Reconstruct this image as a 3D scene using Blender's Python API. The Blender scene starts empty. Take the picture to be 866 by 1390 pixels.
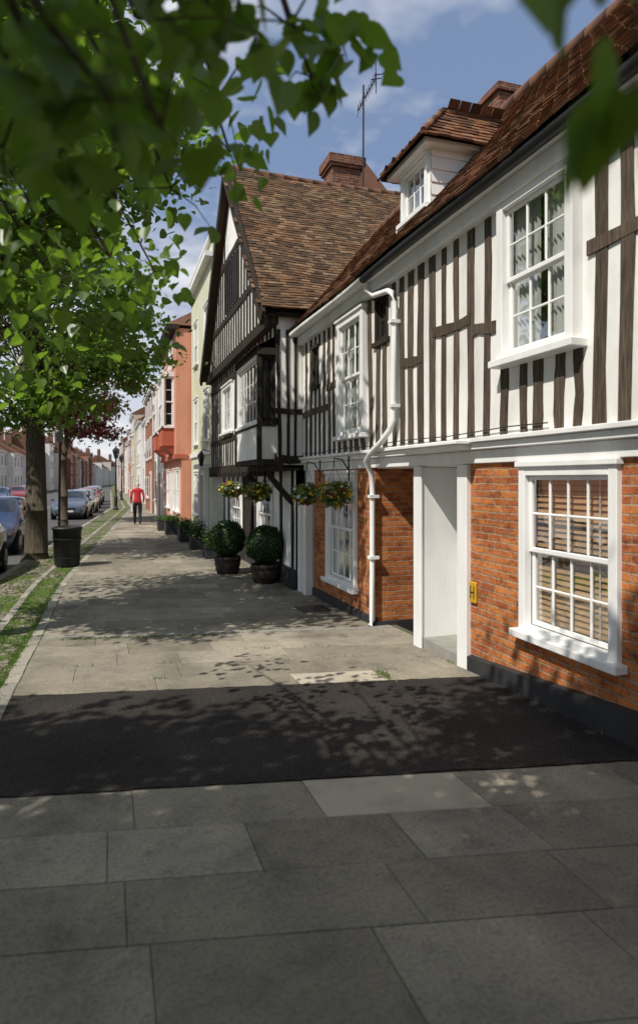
import bpy, math, random
import numpy as np
from mathutils import Vector, Matrix
random.seed(7)
rng = np.random.default_rng(7)
sc = bpy.context.scene
V = Vector
R = random.uniform

# ------------------------------------------------------------------ materials
def newmat(name, col=(.5,.5,.5), rough=.7, spec=.3):
    m = bpy.data.materials.new(name); m.use_nodes = True
    nt = m.node_tree; b = nt.nodes['Principled BSDF']
    b.inputs['Base Color'].default_value = (*col,1)
    b.inputs['Roughness'].default_value = rough
    b.inputs['Specular IOR Level'].default_value = spec
    return m, nt, b
def N(nt, t, **kw):
    n = nt.nodes.new(t)
    for k,v in kw.items():
        if k.startswith('i_'):
            n.inputs[k[2:].replace('_',' ')].default_value = v
        else: setattr(n,k,v)
    return n
def ramp(nt, fac, stops):
    r = nt.nodes.new('ShaderNodeValToRGB')
    e = r.color_ramp.elements
    while len(e) < len(stops): e.new(.5)
    for i,(p,c) in enumerate(stops):
        e[i].position = p; e[i].color = (*c,1)
    nt.links.new(fac, r.inputs[0]); return r.outputs[0]
def coords(nt, scale=(1,1,1)):
    tc = nt.nodes.new('ShaderNodeNewGeometry')
    mp = nt.nodes.new('ShaderNodeMapping'); mp.inputs['Scale'].default_value = scale
    nt.links.new(tc.outputs['Position'], mp.inputs[0]); return mp.outputs[0]
def noise(nt, vec, scale, detail=4, rough=.6):
    n = nt.nodes.new('ShaderNodeTexNoise'); n.inputs['Scale'].default_value = scale
    n.inputs['Detail'].default_value = min(detail,5); n.inputs['Roughness'].default_value = rough
    nt.links.new(vec, n.inputs['Vector']); return n.outputs['Fac']
def mix(nt, fac, a, b, mode='MIX'):
    m = nt.nodes.new('ShaderNodeMix'); m.data_type='RGBA'; m.blend_type = mode
    for s,v in ((m.inputs[0],fac),(m.inputs[6],a),(m.inputs[7],b)):
        if hasattr(v,'is_linked'): nt.links.new(v,s)
        elif isinstance(v,(int,float)): s.default_value = v
        else: s.default_value = (*v,1)
    return m.outputs[2]
def mathn(nt, op, a, b=0.0, clamp=False):
    m = nt.nodes.new('ShaderNodeMath'); m.operation=op; m.use_clamp = clamp
    for s,v in ((m.inputs[0],a),(m.inputs[1],b)):
        if hasattr(v,'is_linked'): nt.links.new(v,s)
        else: s.default_value = v
    return m.outputs[0]
def bump(nt, b, h, strength=.4, dist=.01):
    n = nt.nodes.new('ShaderNodeBump'); n.inputs['Strength'].default_value = strength
    n.inputs['Distance'].default_value = dist
    nt.links.new(h, n.inputs['Height']); nt.links.new(n.outputs[0], b.inputs['Normal'])
def island(nt):
    return nt.nodes.new('ShaderNodeNewGeometry').outputs['Random Per Island']

def painted(name, col, rough=.5, var=.12, bscale=40, bs=.15, streak=True):
    m,nt,b = newmat(name,col,rough)
    n1 = noise(nt, coords(nt,(1,1,.35)), 2.2, 5, .65)
    n2 = noise(nt, coords(nt), bscale, 2)
    dk = tuple(c*(1-var*2.2) for c in col)
    c = ramp(nt, n1, [(.3,dk),(.55,col),(1,tuple(min(1,x*1.05) for x in col))])
    nt.links.new(c, b.inputs['Base Color']); bump(nt,b,n2,bs,.004); return m
def plain(name, col, rough=.6, spec=.3, metal=0):
    m,nt,b = newmat(name,col,rough,spec); b.inputs['Metallic'].default_value = metal
    n1 = noise(nt, coords(nt), 6, 3)
    c = ramp(nt, n1, [(.25,tuple(x*.75 for x in col)),(.7,col)])
    nt.links.new(c,b.inputs['Base Color']); return m

plaster = painted('plaster_white',(.82,.81,.77),.85,.12,12,.7)
whitep  = painted('white_paint',(.82,.82,.80),.4,.07,30,.15)
cream   = painted('cream_render',(.60,.60,.43),.8,.08,20,.3)
coral   = painted('coral_render',(.60,.27,.18),.8,.08,20,.3)
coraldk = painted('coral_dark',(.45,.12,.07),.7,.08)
blackp  = painted('black_plinth_paint',(.038,.038,.040),.6,.2,25,.5)
blackm  = plain('black_metal',(.02,.02,.022),.4,.4)
yellow  = plain('yellow_enamel',(.62,.36,.03),.4)
greyst  = plain('stone_step',(.3,.29,.26),.85)

def oak(name, c0, c1, c2):
    m,nt,b = newmat(name,c1,.85,.15)
    n1 = noise(nt, coords(nt,(14,14,1.2)), 3, 5, .7)
    r = island(nt)
    c = ramp(nt, n1, [(.25,c0),(.5,c1),(.8,c2)])
    c = mix(nt, r, c, mix(nt,.4,c,(.03,.022,.015)))
    nt.links.new(c,b.inputs['Base Color']); bump(nt,b,n1,.8,.012); return m
oakA = oak('oak_weathered',(.03,.024,.018),(.105,.08,.058),(.22,.18,.14))
oakB = oak('oak_dark',(.01,.009,.008),(.038,.031,.025),(.09,.075,.06))

def brickmat(name, c1, c2, mortar):
    m,nt,b = newmat(name,c1,.9,.15)
    g = nt.nodes.new('ShaderNodeNewGeometry'); s = nt.nodes.new('ShaderNodeSeparateXYZ')
    nt.links.new(g.outputs['Position'], s.inputs[0])
    cb = nt.nodes.new('ShaderNodeCombineXYZ')
    nt.links.new(mathn(nt,'ADD',s.outputs[0],s.outputs[1]), cb.inputs[0]); nt.links.new(s.outputs[2], cb.inputs[1])
    wob = nt.nodes.new('ShaderNodeTexNoise'); wob.inputs['Scale'].default_value=9
    nt.links.new(g.outputs['Position'], wob.inputs['Vector'])
    va = nt.nodes.new('ShaderNodeVectorMath'); va.operation='MULTIPLY_ADD'
    va.inputs[1].default_value=(.022,.018,0)
    nt.links.new(wob.outputs['Color'],va.inputs[0]); nt.links.new(cb.outputs[0],va.inputs[2])
    br = nt.nodes.new('ShaderNodeTexBrick'); br.offset=.5
    for k,v in (('Scale',1),('Mortar Size',.008),('Mortar Smooth',.4),('Bias',.0),('Brick Width',.215),('Row Height',.066)):
        br.inputs[k].default_value = v
    br.inputs['Color1'].default_value=(*c1,1); br.inputs['Color2'].default_value=(*c2,1); br.inputs['Mortar'].default_value=(*mortar,1)
    nt.links.new(va.outputs[0], br.inputs['Vector'])
    n1 = noise(nt, coords(nt), 1.6, 5,.7); n2 = noise(nt, coords(nt), 38, 4,.75); n4=noise(nt,coords(nt,(1,1,2.4)),7,3,.7)
    dirt = ramp(nt,n1,[(.3,(.55,.5,.48)),(.5,(1,1,1)),(.75,(1.05,1.02,.92))])
    c = mix(nt,.9,br.outputs[0],dirt,'MULTIPLY')
    c = mix(nt,.7,c,ramp(nt,n4,[(.33,(.42,.36,.36)),(.48,(1,1,1)),(.68,(1.15,1.25,1.3))]),'MULTIPLY')
    sp = ramp(nt,n2,[(.3,(.35,.3,.3)),(.48,(1,1,1)),(.75,(1.15,1.15,1.15))])
    c = mix(nt,.8,c,sp,'MULTIPLY')
    c = mix(nt,ramp(nt,n2,[(.62,(0,0,0)),(.72,(.35,.35,.35))]),c,(.5,.38,.26))
    nt.links.new(c,b.inputs['Base Color'])
    h = mathn(nt,'SUBTRACT',mathn(nt,'MULTIPLY',n2,.8),br.outputs['Fac'])
    bump(nt,b,h,.9,.012); return m
brick = brickmat('brick_orange',(.56,.20,.06),(.36,.105,.042),(.38,.28,.19))
brickd= brickmat('brick_dark',(.25,.09,.05),(.15,.06,.04),(.25,.22,.19))

def tilemat(name, stops):
    m,nt,b = newmat(name,(.2,.1,.06),.9,.15)
    r = island(nt); c = ramp(nt,r,stops)
    n1 = noise(nt,coords(nt),1.1,5,.7)
    c = mix(nt, ramp(nt,n1,[(.45,(0,0,0)),(.7,(.6,.6,.6))]), c, (.07,.062,.042))
    n2 = noise(nt,coords(nt),60,2)
    nt.links.new(mix(nt,.5,c,ramp(nt,n2,[(.3,(.5,.5,.5)),(.7,(1.2,1.2,1.2))]),'MULTIPLY'),b.inputs['Base Color'])
    bump(nt,b,n2,.4,.004); return m
tile = tilemat('clay_tile',[(0,(.08,.043,.03)),(.4,(.16,.075,.042)),(.75,(.23,.105,.055)),(1,(.29,.17,.10))])
tileB= tilemat('clay_tile_old',[(0,(.06,.038,.026)),(.4,(.13,.075,.044)),(.75,(.20,.112,.06)),(1,(.27,.18,.11))])
rooffar = plain('roof_tiles_plain',(.17,.085,.055),.9)
ridgem = plain('ridge_clay',(.16,.08,.05),.85)

def glassmat():
    m = bpy.data.materials.new('window_glass'); m.use_nodes=True; nt=m.node_tree; nt.nodes.clear()
    o=N(nt,'ShaderNodeOutputMaterial'); t=N(nt,'ShaderNodeBsdfTransparent'); g=N(nt,'ShaderNodeBsdfGlossy')
    t.inputs[0].default_value=(.92,.94,.93,1); g.inputs['Roughness'].default_value=.03
    n1=noise(nt,coords(nt),2.5,2); bp=N(nt,'ShaderNodeBump'); bp.inputs['Strength'].default_value=.3; bp.inputs['Distance'].default_value=.02
    nt.links.new(n1,bp.inputs['Height']); nt.links.new(bp.outputs[0],g.inputs['Normal'])
    f=N(nt,'ShaderNodeFresnel'); f.inputs[0].default_value=1.4
    mx=N(nt,'ShaderNodeMixShader'); nt.links.new(mathn(nt,'MULTIPLY',f.outputs[0],.5,True),mx.inputs[0])
    nt.links.new(t.outputs[0],mx.inputs[1]); nt.links.new(g.outputs[0],mx.inputs[2]); nt.links.new(mx.outputs[0],o.inputs[0])
    return m
glass = glassmat()
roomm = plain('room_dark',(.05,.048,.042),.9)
darkglass = newmat('dark_glass',(.02,.025,.03),.05,.8)[0]
netm,nt_,b_ = newmat('net_curtain',(.66,.66,.64),.9)
blindm = plain('wood_blind',(.62,.38,.20),.6)

# ------------------------------------------------------------------ builder
class Bld:
    def __init__(s,name,loc=(0,0,0),kind='EMPTY'):
        s.e = bpy.data.objects.new(name,None); s.e.location = loc
        s.e.empty_display_size=.3
        sc.collection.objects.link(s.e); s.loc=V(loc); s.parts={}
    def add(s,n,mat,vs,fs):
        p = s.parts.setdefault(n,[[],[],mat]); o=len(p[0])
        p[0].extend([tuple(V(v)-s.loc) for v in vs]); p[1].extend([tuple(i+o for i in f) for f in fs])
    def box(s,n,mat,x0,x1,y0,y1,z0,z1):
        if x0>x1:x0,x1=x1,x0
        if y0>y1:y0,y1=y1,y0
        if z0>z1:z0,z1=z1,z0
        vs=[(x0,y0,z0),(x1,y0,z0),(x1,y1,z0),(x0,y1,z0),(x0,y0,z1),(x1,y0,z1),(x1,y1,z1),(x0,y1,z1)]
        s.add(n,mat,vs,[(0,3,2,1),(4,5,6,7),(0,1,5,4),(1,2,6,5),(2,3,7,6),(3,0,4,7)])
    def finish(s,bevel=(),smooth=()):
        for n,(vs,fs,mat) in s.parts.items():
            me=bpy.data.meshes.new(n); me.from_pydata(vs,[],fs); me.materials.append(mat)
            ob=bpy.data.objects.new(n,me); ob.parent=s.e; sc.collection.objects.link(ob)
            if n in smooth:
                for p in me.polygons: p.use_smooth=True
            if n in bevel:
                md=ob.modifiers.new('bev','BEVEL'); md.width=.006; md.segments=1; md.limit_method='ANGLE'
def T(face,P,a,out,z):
    if face=='-X': return (P-out,a,z)
    if face=='+X': return (P+out,a,z)
    if face=='-Y': return (a,P-out,z)
def fbox(B,n,mat,face,P,a0,a1,o0,o1,z0,z1):
    p=T(face,P,a0,o0,z0); q=T(face,P,a1,o1,z1)
    B.box(n,mat,p[0],q[0],p[1],q[1],z0,z1)
def wall(B,n,mat,face,P,a0,a1,z0,z1,ops=(),depth=.14,room=1.0,re=.25):
    A=sorted({a0,a1,*[v for o in ops for v in o[:2] if a0<v<a1]}); Z=sorted({z0,z1,*[v for o in ops for v in o[2:4] if z0<v<z1]})
    for i in range(len(A)-1):
        for j in range(len(Z)-1):
            ca=(A[i]+A[i+1])/2; cz=(Z[j]+Z[j+1])/2
            if any(o[0]<ca<o[1] and o[2]<cz<o[3] for o in ops): continue
            B.add(n,mat,[T(face,P,A[i],0,Z[j]),T(face,P,A[i+1],0,Z[j]),T(face,P,A[i+1],0,Z[j+1]),T(face,P,A[i],0,Z[j+1])],[(0,1,2,3)])
    for o in ops:
        if len(o)>4: continue
        b0,b1,c0,c1=o
        cs=[(b0,c0),(b1,c0),(b1,c1),(b0,c1)]
        for k in range(4):
            p,q=cs[k],cs[(k+1)%4]
            B.add(n,mat,[T(face,P,p[0],0,p[1]),T(face,P,q[0],0,q[1]),T(face,P,q[0],-depth,q[1]),T(face,P,p[0],-depth,p[1])],[(0,1,2,3)])
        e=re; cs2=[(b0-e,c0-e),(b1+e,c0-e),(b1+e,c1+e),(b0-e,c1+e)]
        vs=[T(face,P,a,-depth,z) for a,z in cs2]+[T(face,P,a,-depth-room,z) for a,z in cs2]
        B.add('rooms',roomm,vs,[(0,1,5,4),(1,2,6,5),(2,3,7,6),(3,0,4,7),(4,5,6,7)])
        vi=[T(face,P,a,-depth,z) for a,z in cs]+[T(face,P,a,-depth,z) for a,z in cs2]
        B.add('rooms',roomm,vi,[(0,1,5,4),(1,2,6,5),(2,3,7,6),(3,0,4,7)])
def window(B,face,P,a0,a1,z0,z1,cols,rows,proj=.05,casing=.09,sill=.06,inside='net',fm=None,half=True,head=True):
    fm=fm or whitep; f='window_frames' if fm is whitep else 'timber_window_frames'
    lo=-.03
    fbox(B,f,fm,face,P,a0,a0+casing,lo,proj,z0,z1); fbox(B,f,fm,face,P,a1-casing,a1,lo,proj,z0,z1)
    fbox(B,f,fm,face,P,a0+casing,a1-casing,lo,proj-.003,z1-casing,z1); fbox(B,f,fm,face,P,a0+casing,a1-casing,lo,proj-.003,z0,z0+casing*.7)
    fbox(B,f,fm,face,P,a0-.05,a1+.05,lo-.01,proj+sill,z0-.05,z0+.012)
    if head: fbox(B,f,fm,face,P,a0-.02,a1+.02,lo-.01,proj+.025,z1-.012,z1+.035)
    b0,b1,c0,c1=a0+casing,a1-casing,z0+casing*.7,z1-casing
    cm=(c0+c1)/2
    sets=[(c0,cm+.012,proj-.075,rows//2),(cm-.012,c1,proj-.045,rows-rows//2)] if half else [(c0,c1,proj-.05,rows)]
    st=.042; mu=.021
    for (s0,s1,o,rw) in sets:
        fbox(B,f,fm,face,P,b0,b0+st,o-.03,o,s0,s1); fbox(B,f,fm,face,P,b1-st,b1,o-.03,o,s0,s1)
        fbox(B,f,fm,face,P,b0+st,b1-st,o-.03,o-.002,s0,s0+st); fbox(B,f,fm,face,P,b0+st,b1-st,o-.03,o-.002,s1-st*.8,s1)
        w=(b1-b0-2*st)/cols; h=(s1-s0-1.8*st)/rw
        for i in range(1,cols):
            x=b0+st+i*w; fbox(B,f,fm,face,P,x-mu/2,x+mu/2,o-.026,o-.005,s0+st,s1-st*.8)
        for j in range(1,rw):
            z=s0+st+j*h; fbox(B,f,fm,face,P,b0+st,b1-st,o-.024,o-.008,z-mu/2,z+mu/2)
        for i in range(cols):
            for j in range(rw):
                t=R(-.002,.002); q=[(b0+st+i*w,s0+st+j*h),(b0+st+(i+1)*w,s0+st+j*h),(b0+st+(i+1)*w,s0+st+(j+1)*h),(b0+st+i*w,s0+st+(j+1)*h)]
                B.add('window_panes',glass,[T(face,P,a,o-.016+t*(1 if k in(0,1) else -1),z) for k,(a,z) in enumerate(q)],[(0,1,2,3)])
    if inside=='net':
        W=b1-b0
        for (u0,u1) in ((b0-.05,b0+W*.42),(b1-W*.42,b1+.05)):
            n=30; vs=[]
            for i in range(n+1):
                a=u0+(u1-u0)*i/n; oo=proj-.15+.022*math.sin(i*1.5)+.01*math.sin(i*.7)
                vs+= [T(face,P,a,oo,c0-.05),T(face,P,a,oo,c1+.05)]
            B.add('curtains',netm,vs,[(2*i,2*i+2,2*i+3,2*i+1) for i in range(n)])
    elif inside=='blind':
        z=c0
        while z<c1:
            p=[T(face,P,b0-.03,proj-.12,z),T(face,P,b1+.03,proj-.12,z),T(face,P,b1+.03,proj-.14,z+.036),T(face,P,b0-.03,proj-.14,z+.036)]
            B.add('blinds',blindm,p,[(0,1,2,3)]); z+=.047
        for a in (b0+.2,b1-.2): fbox(B,'blind_tapes',netm,face,P,a-.008,a+.008,proj-.118,proj-.115,c0,c1)
def hole(a0,a1,z0,z1,m=.03): return (a0+m,a1-m,z0+m,z1-m)
def beam(B,n,mat,p0,p1,w,d,nrm,seg=5,jit=.010,back=.02):
    p0,p1,nrm=V(p0),V(p1),V(nrm); ax=(p1-p0).normalized(); side=ax.cross(nrm).normalized(); vs=[];fs=[]
    ph=R(0,6); amp=R(0,jit*1.8)
    for i in range(seg+1):
        t=i/seg; c=p0.lerp(p1,t)+side*(R(-jit,jit)*.5+amp*math.sin(ph+t*4)); hw=w/2*R(.88,1.12); dd=d*R(.9,1.1)
        vs+=[c-side*hw-nrm*back,c-side*hw+nrm*dd,c+side*hw+nrm*dd,c+side*hw-nrm*back]
    for i in range(seg):
        o=4*i
        for k in range(4): fs.append((o+k,o+(k+1)%4,o+4+(k+1)%4,o+4+k))
    fs+=[(0,1,2,3),(4*seg+3,4*seg+2,4*seg+1,4*seg)]
    B.add(n,mat,vs,fs)
def studs(B,n,mat,face,P,a0,a1,z0,z1,sp,w,ops=(),d=.014,nrm=(-1,0,0)):
    a=a0+w/2+.01
    while a<a1-w/2:
        segs=[(z0,z1)]
        for o in ops:
            if o[0]-w*.45<a<o[1]+w*.45:
                ns=[]
                for s in segs:
                    if o[2]>s[0]+.1: ns.append((s[0],min(s[1],o[2])))
                    if o[3]<s[1]-.1: ns.append((max(s[0],o[3]),s[1]))
                segs=ns
        ww=w*R(.75,1.3)
        for s in segs: beam(B,n,mat,T(face,P,a+R(-.015,.015),0,s[0]),T(face,P,a+R(-.015,.015),0,s[1]),ww,d,nrm)
        a+=sp*R(.85,1.15)
def tube(B,n,mat,pts,r,seg=10,r1=None):
    pts=[V(p) for p in pts]; vs=[];fs=[]; m=len(pts); up=V((.13,.27,.95)).normalized()
    for i,p in enumerate(pts):
        d=(pts[min(i+1,m-1)]-pts[max(i-1,0)]).normalized()
        s=d.cross(up)
        if s.length<.05: s=d.cross(V((1,0,0)))
        s.normalize(); t=d.cross(s); rr=r if r1 is None else r+(r1-r)*i/(m-1)
        for k in range(seg):
            a=2*math.pi*k/seg; vs.append(p+s*math.cos(a)*rr+t*math.sin(a)*rr)
    for i in range(m-1):
        for k in range(seg): fs.append((i*seg+k,i*seg+(k+1)%seg,(i+1)*seg+(k+1)%seg,(i+1)*seg+k))
    fs.append(tuple(range(seg))); fs.append(tuple((m-1)*seg+k for k in reversed(range(seg))))
    B.add(n,mat,vs,fs)
def lathe(B,n,mat,c,prof,seg=20):
    vs=[];fs=[]; m=len(prof)
    for (r,z) in prof:
        for k in range(seg):
            a=2*math.pi*k/seg; vs.append((c[0]+r*math.cos(a),c[1]+r*math.sin(a),c[2]+z))
    for i in range(m-1):
        for k in range(seg): fs.append((i*seg+k,i*seg+(k+1)%seg,(i+1)*seg+(k+1)%seg,(i+1)*seg+k))
    fs.append(tuple(reversed(range(seg)))); fs.append(tuple((m-1)*seg+k for k in range(seg)))
    B.add(n,mat,vs,fs)
def tile_poly(B,n,mat,poly,tw=.17,gauge=.105,warp=None,under=True):
    """poly: planar, first edge is the eave"""
    poly=[V(p) for p in poly]; o=poly[0]; u=(poly[1]-o).normalized()
    nn=None
    for k in range(2,len(poly)):
        c=u.cross(poly[k]-o)
        if c.length>1e-3: nn=c.normalized(); break
    if nn.z<0: nn=-nn
    v=nn.cross(u).normalized()
    if v.z<0: v=-v
    P2=[((p-o).dot(u),(p-o).dot(v)) for p in poly]
    amin=min(p[0] for p in P2);amax=max(p[0] for p in P2);tmax=max(p[1] for p in P2)
    def inside(x,y):
        c=False;j=len(P2)-1
        for i in range(len(P2)):
            xi,yi=P2[i];xj,yj=P2[j]
            if (yi>y)!=(yj>y) and x<(xj-xi)*(y-yi)/(yj-yi)+xi: c=not c
            j=i
        return c
    W=warp or (lambda p:p)
    vs=[];fs=[]; i=0; t=-.03
    while t<tmax:
        a=amin-(.5*tw if i%2 else 0)+R(-.01,.01)
        while a<amax+tw:
            ac=a+tw/2
            if inside(min(max(ac,amin+.01),amax-.01) if t<.1 else ac,max(t,.01)+.02):
                hw=tw/2-.004; L=gauge*1.9; j=R(-.004,.007); sk=R(-.005,.005)
                a0,a1=ac-hw,ac+hw; lo=.03+j; th=.014
                b=len(vs)
                for (aa,tt,h) in ((a0,t+sk,lo),(a1,t-sk,lo+R(-.003,.003)),(a1,t+L,.008),(a0,t+L,.008),(a0,t+sk,lo-th-.012),(a1,t-sk,lo-th-.012)):
                    vs.append(W(o+u*aa+v*tt+nn*h))
                fs+=[(b,b+1,b+2,b+3),(b+4,b+5,b+1,b),(b+4,b,b+3),(b+1,b+5,b+2)]
            a+=tw
        t+=gauge; i+=1
    B.add(n,mat,vs,fs)
    if under:
        B.add(n+'_underlay',roomm,[p-nn*.03 for p in poly],[tuple(range(len(poly)))])

LEAF=np.array([[0,.06,0],[.16,-.03,.02],[.36,.03,.05],[.49,.22,.07],[.49,.44,.06],[.38,.66,.03],[.2,.88,-.03],[0,1.14,-.12],
               [-.2,.88,-.03],[-.38,.66,.03],[-.49,.44,.06],[-.49,.22,.07],[-.36,.03,.05],[-.16,-.03,.02]])
LEAFS=np.array([[0,0,0],[.34,.0,.03],[.5,.32,.07],[.36,.68,.04],[0,1.08,-.1],[-.36,.68,.04],[-.5,.32,.07],[-.34,0,.03]])
def leaf_mesh(name,pos,size,mats,parent=None,loc=(0,0,0),droop=.5,seed=1,nrm=None,midx=None,fine=False):
    r=np.random.default_rng(seed); n=len(pos); pos=np.asarray(pos)-np.array(loc)
    tmp=LEAF if fine else LEAFS; K=len(tmp); hK=K//2
    size=np.broadcast_to(size,(n,))*r.uniform(.65,1.25,n)
    az=r.uniform(0,2*np.pi,n); pit=r.normal(-droop,.45,n)
    d=np.stack([np.cos(az)*np.cos(pit),np.sin(az)*np.cos(pit),np.sin(pit)],1)
    if nrm is not None:
        up=nrm+r.normal(0,.35,(n,3))
    else:
        up=np.tile([0,0,1.],(n,1))+r.normal(0,.35,(n,3))
    s=np.cross(d,up); s/=np.linalg.norm(s,axis=1,keepdims=True)+1e-9
    if nrm is not None:
        d=np.cross(up,s); d/=np.linalg.norm(d,axis=1,keepdims=True)+1e-9
    t=np.cross(s,d)
    vv=(tmp[None,:,0,None]*s[:,None,:]+tmp[None,:,1,None]*d[:,None,:]+tmp[None,:,2,None]*t[:,None,:])*size[:,None,None]+pos[:,None,:]
    me=bpy.data.meshes.new(name); me.vertices.add(n*K); me.vertices.foreach_set('co',vv.astype(np.float32).ravel())
    f=np.array(list(range(0,hK+1))+[0]+list(range(hK,K))); li=(np.arange(n)[:,None]*K+f[None,:]).ravel()
    me.loops.add(len(li)); me.loops.foreach_set('vertex_index',li.astype(np.int32))
    me.polygons.add(2*n); me.polygons.foreach_set('loop_start',(np.arange(2*n)*(hK+1)).astype(np.int32))
    for m in mats: me.materials.append(m)
    if len(mats)>1:
        mi=midx if midx is not None else r.integers(0,len(mats),n)
        me.polygons.foreach_set('material_index',np.repeat(mi,2).astype(np.int32))
    me.update(calc_edges=True); me.validate()
    ob=bpy.data.objects.new(name,me); sc.collection.objects.link(ob)
    if parent: ob.parent=parent
    else: ob.location=loc
    return ob

def leafmat(name,c0,c1,c2,tr,trf=.45,gl=.07):
    m=bpy.data.materials.new(name); m.use_nodes=True; nt=m.node_tree; nt.nodes.clear(); o=N(nt,'ShaderNodeOutputMaterial')
    c=ramp(nt,island(nt),[(0,c0),(.5,c1),(1,c2)])
    b=N(nt,'ShaderNodeBsdfDiffuse'); nt.links.new(c,b.inputs[0])
    t=N(nt,'ShaderNodeBsdfTranslucent'); t.inputs[0].default_value=(*tr,1); mx=N(nt,'ShaderNodeMixShader'); mx.inputs[0].default_value=trf
    nt.links.new(b.outputs[0],mx.inputs[1]); nt.links.new(t.outputs[0],mx.inputs[2])
    gs=N(nt,'ShaderNodeBsdfGlossy'); gs.inputs['Roughness'].default_value=.4; m2=N(nt,'ShaderNodeMixShader'); m2.inputs[0].default_value=gl
    nt.links.new(mx.outputs[0],m2.inputs[1]); nt.links.new(gs.outputs[0],m2.inputs[2]); nt.links.new(m2.outputs[0],o.inputs[0]); return m
leafG=leafmat('leaf_lime',(.035,.075,.010),(.06,.115,.012),(.10,.16,.018),(.24,.42,.03),.48,.05)
leafR=leafmat('leaf_copper',(.06,.012,.012),(.10,.02,.018),(.13,.03,.02),(.20,.03,.02),.3)
leafD=leafmat('leaf_box',(.015,.04,.012),(.025,.06,.016),(.045,.09,.02),(.05,.12,.02),.2,.03)
leafP=leafmat('leaf_basket',(.04,.10,.02),(.07,.15,.03),(.14,.22,.04),(.2,.34,.04),.35)
flY=plain('petal_yellow',(.75,.55,.05),.6); flW=plain('petal_white',(.75,.72,.7),.6); flR=plain('petal_red',(.5,.04,.05),.6)
bark,nt_,b_=newmat('bark',(.09,.075,.055),.95,.1)
n1=noise(nt_,coords(nt_,(9,9,1.4)),2.5,5,.7); nt_.links.new(ramp(nt_,n1,[(.3,(.035,.028,.02)),(.6,(.11,.09,.065)),(.8,(.15,.14,.09))]),b_.inputs['Base Color']); bump(nt_,b_,n1,1,.03)

# ------------------------------------------------------------------ ground
def g(y):
    t=min(max((y-2.5)/7.0,0),1); return -.24*t
def c(y):
    if y<11: return 0
    if y<15: return .07*(y-11)**2/8
    return min(.14+.07*(y-15),2.3)
def sheet(name,mat,fx0,fx1,ys,dz,nx=6):
    vs=[];fs=[]
    for y in ys:
        for i in range(nx+1):
            x=fx0(y)+(fx1(y)-fx0(y))*i/nx; vs.append((x,y,g(y)+dz))
    for j in range(len(ys)-1):
        for i in range(nx):
            a=j*(nx+1)+i; fs.append((a,a+1,a+nx+2,a+nx+1))
    me=bpy.data.meshes.new(name); me.from_pydata(vs,[],fs); me.materials.append(mat)
    ob=bpy.data.objects.new(name,me); sc.collection.objects.link(ob); return ob
ysN=[-8+.5*i for i in range(60)]+[22+2*i for i in range(30)]+[82+20*i for i in range(12)]

soil,nt,b=newmat('ground_soil',(.12,.11,.08),.95,.1)
n1=noise(nt,coords(nt),.4,6); nt.links.new(ramp(nt,n1,[(.3,(.05,.08,.025)),(.7,(.14,.12,.09))]),b.inputs['Base Color'])
me=bpy.data.meshes.new('ground'); S=1500
me.from_pydata([(-S,-S,-.46),(S,-S,-.46),(S,S,-.46),(-S,S,-.46)],[],[(0,1,2,3)]); me.materials.append(soil)
sc.collection.objects.link(bpy.data.objects.new('ground',me))

road,nt,b=newmat('road_asphalt',(.06,.06,.06),.85,.3)
n1=noise(nt,coords(nt),.7,5); n2=noise(nt,coords(nt),90,3)
nt.links.new(ramp(nt,n1,[(.3,(.07,.07,.07)),(.7,(.12,.118,.112))]),b.inputs['Base Color']); bump(nt,b,n2,.4,.006)
sheet('road',road,lambda y:-10.5+c(y)*.5,lambda y:-2.2+c(y),ysN,-.12)
pathfar=plain('far_pavement_slab',(.28,.27,.24),.9)
sheet('far_pavement',pathfar,lambda y:-15,lambda y:-10.5+c(y)*.5,ysN,-.0,2)
mark=plain('road_paint',(.6,.6,.57),.7)
B=Bld('road_markings',(-6,20,0))
for i in range(24):
    y=2+i*6; x=-6.2+c(y)*.75
    B.add('dash',mark,[(x-.05,y,g(y)-.116),(x+.05,y,g(y)-.116),(x+.05+.1,y+2,g(y+2)-.116),(x-.05+.1,y+2,g(y+2)-.116)],[(0,1,2,3)])
B.finish()

# slabs
slab,nt,b=newmat('paving_slab',(.2,.19,.17),.85,.15)
r=island(nt); cc=ramp(nt,r,[(0,(.235,.212,.165)),(.35,(.275,.25,.198)),(.7,(.305,.278,.222)),(1,(.37,.335,.27))])
n1=noise(nt,coords(nt),2.2,5,.7); n2=noise(nt,coords(nt),55,4,.75); n3=noise(nt,coords(nt),9,4,.7); n5=noise(nt,coords(nt,(1,.4,1)),.8,4,.6)
cc=mix(nt,.9,cc,ramp(nt,n1,[(.28,(.55,.55,.55)),(.5,(.95,.95,.95)),(.75,(1.15,1.13,1.08))]),'MULTIPLY')
cc=mix(nt,.8,cc,ramp(nt,n5,[(.35,(.68,.68,.68)),(.6,(1.1,1.09,1.06))]),'MULTIPLY')
cc=mix(nt,.75,cc,ramp(nt,n2,[(.3,(.45,.45,.45)),(.5,(1,1,1)),(.75,(1.3,1.3,1.3))]),'MULTIPLY')
cc=mix(nt,ramp(nt,n3,[(.58,(0,0,0)),(.72,(.45,.45,.45))]),cc,(.13,.115,.085))
nt.links.new(cc,b.inputs['Base Color']); bump(nt,b,mathn(nt,'ADD',n2,mathn(nt,'MULTIPLY',n3,1.5)),.5,.007)
slabL=painted('paving_slab_new',(.46,.41,.32),.85,.14,60,.3)
bed,nt,b=newmat('slab_bedding',(.05,.045,.035),.95,.1)
n1=noise(nt,coords(nt),1.5,5); nt.links.new(ramp(nt,n1,[(.42,(.14,.125,.10)),(.62,(.09,.11,.05))]),b.inputs['Base Color'])
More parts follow.
